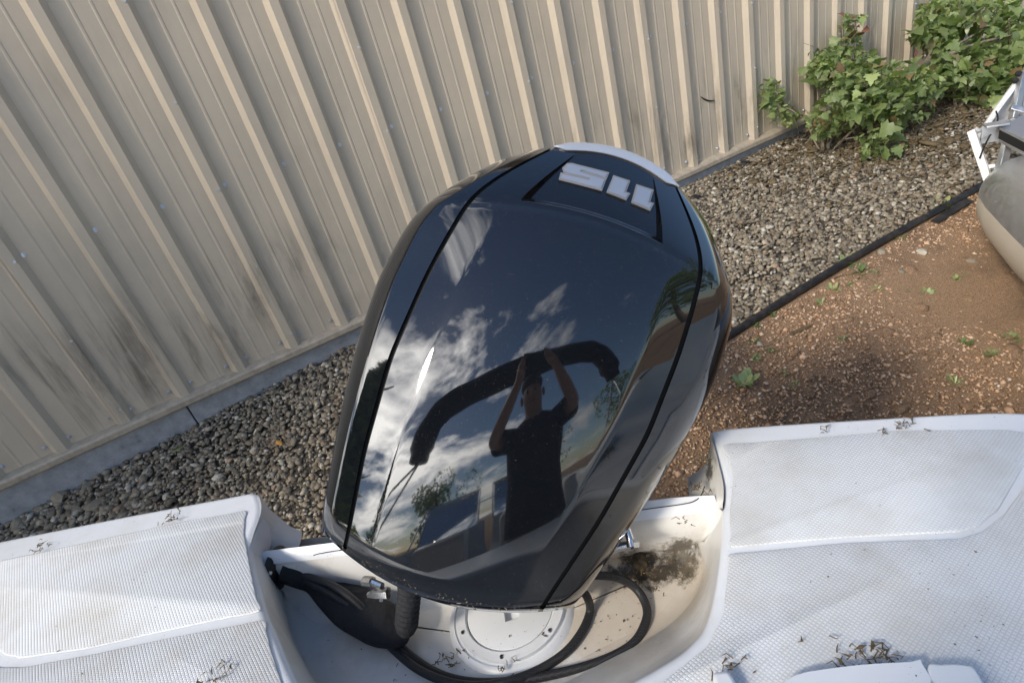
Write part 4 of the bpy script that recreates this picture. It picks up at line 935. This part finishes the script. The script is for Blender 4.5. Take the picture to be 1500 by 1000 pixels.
# ------------------------------------------------------------------ litter on the decks
def litter(px, z, n, spread, k, lab, name='leaf_litter'):
    r_ = np.random.default_rng(k); mb = MB(); c_ = onz(px[0], px[1], z)
    for i in range(n):
        p = c_+np.array([r_.normal(0, spread), r_.normal(0, spread*.6), .002]); a = r_.uniform(0, 6.3); l = r_.uniform(.004, .014); q = p+np.array([math.cos(a)*l, math.sin(a)*l, r_.uniform(.001, .006)]); m_ = (p+q)/2+np.array([r_.normal(0, .003), r_.normal(0, .003), .003])
        mb.tube([p, m_, q], [.0009, .0007, .0003], 4)
        if i % 3 == 0:
            sd = np.array([-math.sin(a), math.cos(a), 0])*l*.2; mb.add([p, m_+sd, q, m_-sd], [(0, 1, 2, 3)])
    return tag(mb.build(name, m_dry, None, 40), lab, 'leaf litter', 'leaf litter on the white boat')
grd_z = ZD+.006
litter((1275, 972), grd_z, 60, .024, 1, 'largest tangle of dry rootlets on the deck beside the hatch lid')
litter((1062, 978), grd_z, 12, .012, 2, 'curled dry tendril lying on the deck corner beside the splash well'); litter((1325, 626), grd_z, 14, .010, 3, 'dry seed sprig on the smooth lip of the shaded deck'); litter((1296, 634), grd_z, 4, .005, 4, 'single brown speck near the seed sprig on the deck lip')
litter((1208, 631), grd_z, 4, .006, 5, 'pale crumb of leaf on the shaded deck lip'); litter((250, 760), grd_z, 16, .014, 6, 'dry sprig at the edge of the sunny textured deck'); litter((62, 800), grd_z, 16, .018, 7, 'faint brown smear of leaf crumbs on the sunny deck lip'); litter((318, 990), grd_z, 16, .012, 8, 'dry curled stalk on the sunny deck beside the rim crack')
litter((655, 968), ZF+.004, 18, .014, 9, 'dark leaf scraps lying beside the round deck plate'); litter((745, 975), ZF+.014, 9, .012, 10, 'short leaf scraps along the lower rim of the round plate'); litter((958, 840), ZF+.02, 40, .03, 11, 'wet leaf mush in the dirtiest corner of the splash well'); litter((1005, 765), ZF+.14, 6, .008, 12, 'black crumbs stuck to the inner transom wall'); litter((1022, 716), ZLG+.02, 12, .008, 13, 'black moss clump at the notch corner of the transom'); litter((1030, 675), ZLG+.06, 14, .008, 14, 'dark dirt clump on the end of the transom notch')
sp_mb = MB(); r_ = np.random.default_rng(5)
for i in range(230):
    u = r_.uniform()
    if u < .55:
        x, y = r_.uniform(860, 1025), r_.uniform(845, 985); z = ZF+.003
        if y > 1200-x*.23: continue
    elif u < .8: x, y = r_.uniform(480, 900), r_.uniform(905, 999); z = ZF+.003
    else: x, y = (r_.uniform(10, 370), r_.uniform(800, 995)) if r_.uniform() < .5 else (r_.uniform(1075, 1490), r_.uniform(640, 990)); z = ZD+.005
    if (x-749)**2/100**2+(y-900)**2/84**2 < 1: z = ZF+.016
    p = onz(x, y, z); a = r_.uniform(0, 6.3); l = r_.lognormal(math.log(.0016), .5); d_ = np.array([math.cos(a), math.sin(a), 0])*l; s_ = np.array([-math.sin(a), math.cos(a), 0])*l*r_.uniform(.2, .6)
    sp_mb.add([p-d_, p+s_, p+d_, p-s_, p+np.array([0, 0, l*.4])], [(0, 1, 4), (1, 2, 4), (2, 3, 4), (3, 0, 4)])
tag(sp_mb.build('dirt_crumbs', m_dry, None, 20, fix=False), 'fine dark dirt crumbs sprinkled over the well floor and decks', 'dirt', kind='stuff')

# ------------------------------------------------------------------ photographer, phone, folded canopy (seen mirrored in the motor cover)
def skin(name, chains, m, parent, sub=2):
    bm = bmesh.new(); lay = bm.verts.layers.skin.verify(); vmap = {}
    first = True
    for ch in chains:
        prev = None
        for (p, r) in ch:
            key = tuple(round(c, 4) for c in p)
            v = vmap.get(key)
            if v is None:
                v = bm.verts.new(p); v[lay].radius = (r, r) if not hasattr(r, '__len__') else r; vmap[key] = v
                if first: v[lay].use_root = True; first = False
            if prev is not None and prev is not v:
                try: bm.edges.new((prev, v))
                except ValueError: pass
            prev = v
    me = bpy.data.meshes.new(name); bm.to_mesh(me); bm.free(); o = link(name, me, m, parent)
    o.modifiers.new('skin', 'SKIN').use_smooth_shade = True; s = o.modifiers.new('sub', 'SUBSURF'); s.levels = s.render_levels = sub
    return o
per = empty('person', (0, -.42, SOLE)); tag(per, 'standing person in dark polo shirt and khaki shorts raising a phone', 'person')
cxp, cyp = -.045, -.42
pel = (cxp-.05, cyp, SOLE+.92); wst = (cxp-.03, cyp, SOLE+1.08); chs = (cxp, cyp, SOLE+1.28); nk = (cxp, cyp+.02, SOLE+1.42); hd = (cxp, cyp+.05, SOLE+1.54); ht = (cxp, cyp+.05, SOLE+1.66)
body = [[(pel, (.14, .10)), (wst, (.13, .09)), (chs, (.14, .09)), (nk, .058), ((cxp, cyp+.04, SOLE+1.48), .07), (hd, (.082, .10)), (ht, (.066, .078))]]
for s in (-1, 1):
    sh = (cxp+s*.19, cyp, SOLE+1.35); el = (cxp+s*.27, cyp+.19, SOLE+1.33); wr = (.01+s*.115, cyp+.345, SOLE+1.555); hn = (.005+s*.088, cyp+.385, SOLE+1.60)
    body.append([(chs, (.14, .09)), (sh, .062), (((sh[0]+el[0])/2, (sh[1]+el[1])/2, (sh[2]+el[2])/2), .052), (el, .043), (((el[0]+wr[0])/2, (el[1]+wr[1])/2, (el[2]+wr[2])/2), .04), (wr, .027), (hn, (.036, .022))])
    for k in range(4):
        f0 = (hn[0]-s*.006+s*.003*k, hn[1]+.028, hn[2]+.03-.019*k); f1 = (hn[0]-s*.03, hn[1]+.045, hn[2]+.034-.019*k); body.append([(hn, (.036, .022)), (f0, .0095), (f1, .0085)])
    body.append([(hn, (.036, .022)), ((hn[0]-s*.02, hn[1]-.004, hn[2]+.0), .011), ((hn[0]-s*.05, hn[1]-.006, hn[2]+.008), .0095)])
    hp_ = (cxp-.05+s*.09, cyp, SOLE+.86); kn = (cxp-.07+s*.11, cyp+.02, SOLE+.50); an = (cxp+s*.12, cyp-.02, SOLE+.09)
    body.append([(pel, (.15, .11)), (hp_, .088), (kn, .058), ((kn[0], kn[1]-.02, SOLE+.36), .058), (an, .038), ((an[0], an[1]+.06, SOLE+.04), .04), ((an[0], an[1]+.16, SOLE+.03), .032)])
skin('body', body, m_skin, per)
mb = MB(); prs = [(-.055, .80, .142), (-.052, .86, .141), (-.05, .92, .138), (-.03, 1.08, .134), (-.01, 1.2, .138), (.0, 1.29, .136), (.0, 1.36, .118), (0, 1.405, .085), (0, 1.43, .062), (0, 1.45, .058)]
wid = [1.42, 1.42, 1.40, 1.38, 1.46, 1.55, 1.6, 1.45, 1.1, 1.05]
mb.grid([[(cxp+dx+r_*f_*math.cos(a_)*(1+.02*math.sin(3*a_+z_*9)), cyp+r_*math.sin(a_), SOLE+z_) for a_ in np.linspace(0, 2*PI, 32, endpoint=False)] for (dx, z_, r_), f_ in zip(prs, wid)], closed=True)
for s in (-1, 1):
    sh = np.array((cxp+s*.165, cyp, SOLE+1.335)); el = np.array((cxp+s*.27, cyp+.19, SOLE+1.33)); mb.tube([sh-(el-sh)*.3, sh, sh*.6+el*.4, sh*.25+el*.75], [.07, .078, .074, .076], 16, cap=False)
o = mb.build('shirt', m_shirt, per, 70, fix=False); o.modifiers.new('t', 'SOLIDIFY').thickness = .004
sh_ = [[((cxp-.02, cyp, SOLE+1.06), (.12, .09)), (pel, (.172, .13))]]
for s in (-1, 1): sh_.append([(pel, (.172, .13)), ((cxp-.05+s*.095, cyp, SOLE+.80), .112), ((cxp-.07+s*.11, cyp+.015, SOLE+.50), .10)])
skin('shorts', sh_, m_short, per)
mb = MB(); mb.ball((cxp, cyp+.035, SOLE+1.635), .1, 14, 8, (.86, 1.0, .72)); mb.build('hair', m_hair, per, 179)
for s in (-1, 1):
    mb = MB(); mb.ball((cxp+s*.085, cyp+.045, SOLE+1.55), .03, 8, 6, (.4, .7, 1.1)); mb.build('ear', m_skin, per, 179)
    mb = MB(); mb.ball((cxp+s*.032, cyp+.138, SOLE+1.56), .012, 8, 6); mb.build('eye', mat('eye', (.08, .06, .05), .2) if s < 0 else bpy.data.materials['eye'], per, 179)
mb = MB(); mb.tube([(cxp, cyp+.14, SOLE+1.565), (cxp, cyp+.165, SOLE+1.525), (cxp, cyp+.15, SOLE+1.515)], [.009, .016, .012], 8); mb.build('nose', m_skin, per, 179)
mb = MB(); mb.tube([(cxp-.025, cyp+.135, SOLE+1.49), (cxp, cyp+.145, SOLE+1.488), (cxp+.025, cyp+.135, SOLE+1.49)], [.004, .008, .004], 6); mb.build('mouth', mat('lips', (.35, .16, .13), .5), per, 179)
mb = MB(); mb.box(np.array([.0, 0, 0])-FW*.03, (.15, .075, .009), np.stack([RT, UP, FW], 1)); ph = mb.build('phone', m_satin, None, 30, bevel=(.003, 2)); tag(ph, 'black phone held up by the photographer', 'phone')
# folded canopy in a black boot, on bowed tubes behind the photographer
bim = empty('folded_canopy', tuple(bp(0, -2.3, ZD))); tag(bim, 'folded boat canopy in a black cover on bowed tubes behind the photographer', 'canopy')
BYc, BZc, BXc = -1.95, .56, .46
arch = [(-1.08, -.50), (-1.04, -.22), (-.90, -.03), (-.6, .05), (0, .09), (.6, .05), (.90, -.03), (1.04, -.22), (1.08, -.50)]
S = spline([bp(x*1.12+BXc, BYc, BZc+z) for x, z in arch], 6); mb = MB(); mb.tube(S, [.14*(1+.03*math.sin(i*1.3)+.03*math.sin(i*.6))*(.75 if i < 3 or i > len(S)-4 else 1) for i in range(len(S))], 14); mb.build('cover', m_fabric, bim, 60)
for s in (-1, 1):
    for dy in (-.5, .35):
        mb = MB(); mb.tube([bp(s*1.2+BXc, BYc, BZc-.5), bp(s*HB*.95, BYc+dy, ZD)], .013, 8); mb.build('support_pole', m_steel, bim)

# ------------------------------------------------------------------ trees behind the photographer (mirrored too)
def tree(x, y, h, r, lab, conif=False, n=1500):
    z0 = gz(x, y); root = empty('tree', (x, y, z0)); tag(root, lab, 'tree', 'trees behind the boat')
    mb = MB(); mb.tube([(x, y, z0-.1), (x+.1, y, z0+h*.3), (x, y+.1, z0+h*.8)], [h*.028, h*.02, h*.006], 8)
    for k in range(6): a = k*1.05; zz_ = z0+h*(.3+.07*k); mb.tube([(x, y, zz_), (x+r*.5*math.cos(a), y+r*.5*math.sin(a), zz_+h*.12)], [h*.01, h*.003], 6)
    mb.build('trunk', m_bark, root, 60)
    V = []; Fc = []; rv = []
    cl = [(rng.normal(0, .45, 3), rng.uniform(.25, .5)) for _ in range(16)]
    for i in range(n):
        if conif:
            q = rng.uniform(.05, 1)**.7; a = rng.uniform(0, 2*PI); rr = r*(1-q)*rng.uniform(.3, 1.05); c_ = np.array([x+rr*math.cos(a), y+rr*math.sin(a), z0+h*(.08+.92*q)])
        else:
            g, s = cl[i % 16]; u = rng.normal(0, 1, 3); u /= np.linalg.norm(u); c_ = np.array([x, y, z0+h*.62])+np.array([r, r, h*.36])*(np.clip(g, -.8, .8)+u*s*rng.uniform(.5, 1)**.4)
        s = h*.022*rng.uniform(.6, 1.5); R_ = np.array(rotm(rng.uniform(0, 6.3), rng.uniform(-1, 1), rng.uniform(-1, 1)))
        k = len(V); V.extend(((R_ @ (np.array([(-1, 0, 0), (0, -.6, .1), (1, 0, 0), (0, .6, .1)])*s).T).T+c_).tolist()); Fc.append((k, k+1, k+2, k+3)); rv += [rng.uniform()]*4
    me = bpy.data.meshes.new('crown'); me.from_pydata(V, [], Fc); at = me.attributes.new('rnd', 'FLOAT', 'POINT'); at.data.foreach_set('value', np.array(rv, np.float32)); me.update()
    link('crown', me, m_leaf, root)
tree(-6.0, -.6, 6.8, 2.0, 'dense dark tree standing near the wall beyond the end of the swim deck', True, 5000); tree(-13, -9, 8.5, 2.4, 'tall dark conifer standing nearest behind the boat to its bow side', True); tree(-17, -6, 9, 3.5, 'broad leafy tree next to the tall conifer'); tree(-10, -16, 7, 3, 'round leafy tree further off behind the boat')
tree(10, -22, 8, 4, 'spreading leafy tree across the yard behind the pontoon'); tree(16, -14, 11, 4.5, 'largest leafy tree beyond the pontoon boat'); tree(14, -4, 10, 3.5, 'leafy tree close beyond the pontoon stern'); tree(0, -34, 8, 5, 'distant leafy tree behind the photographer')
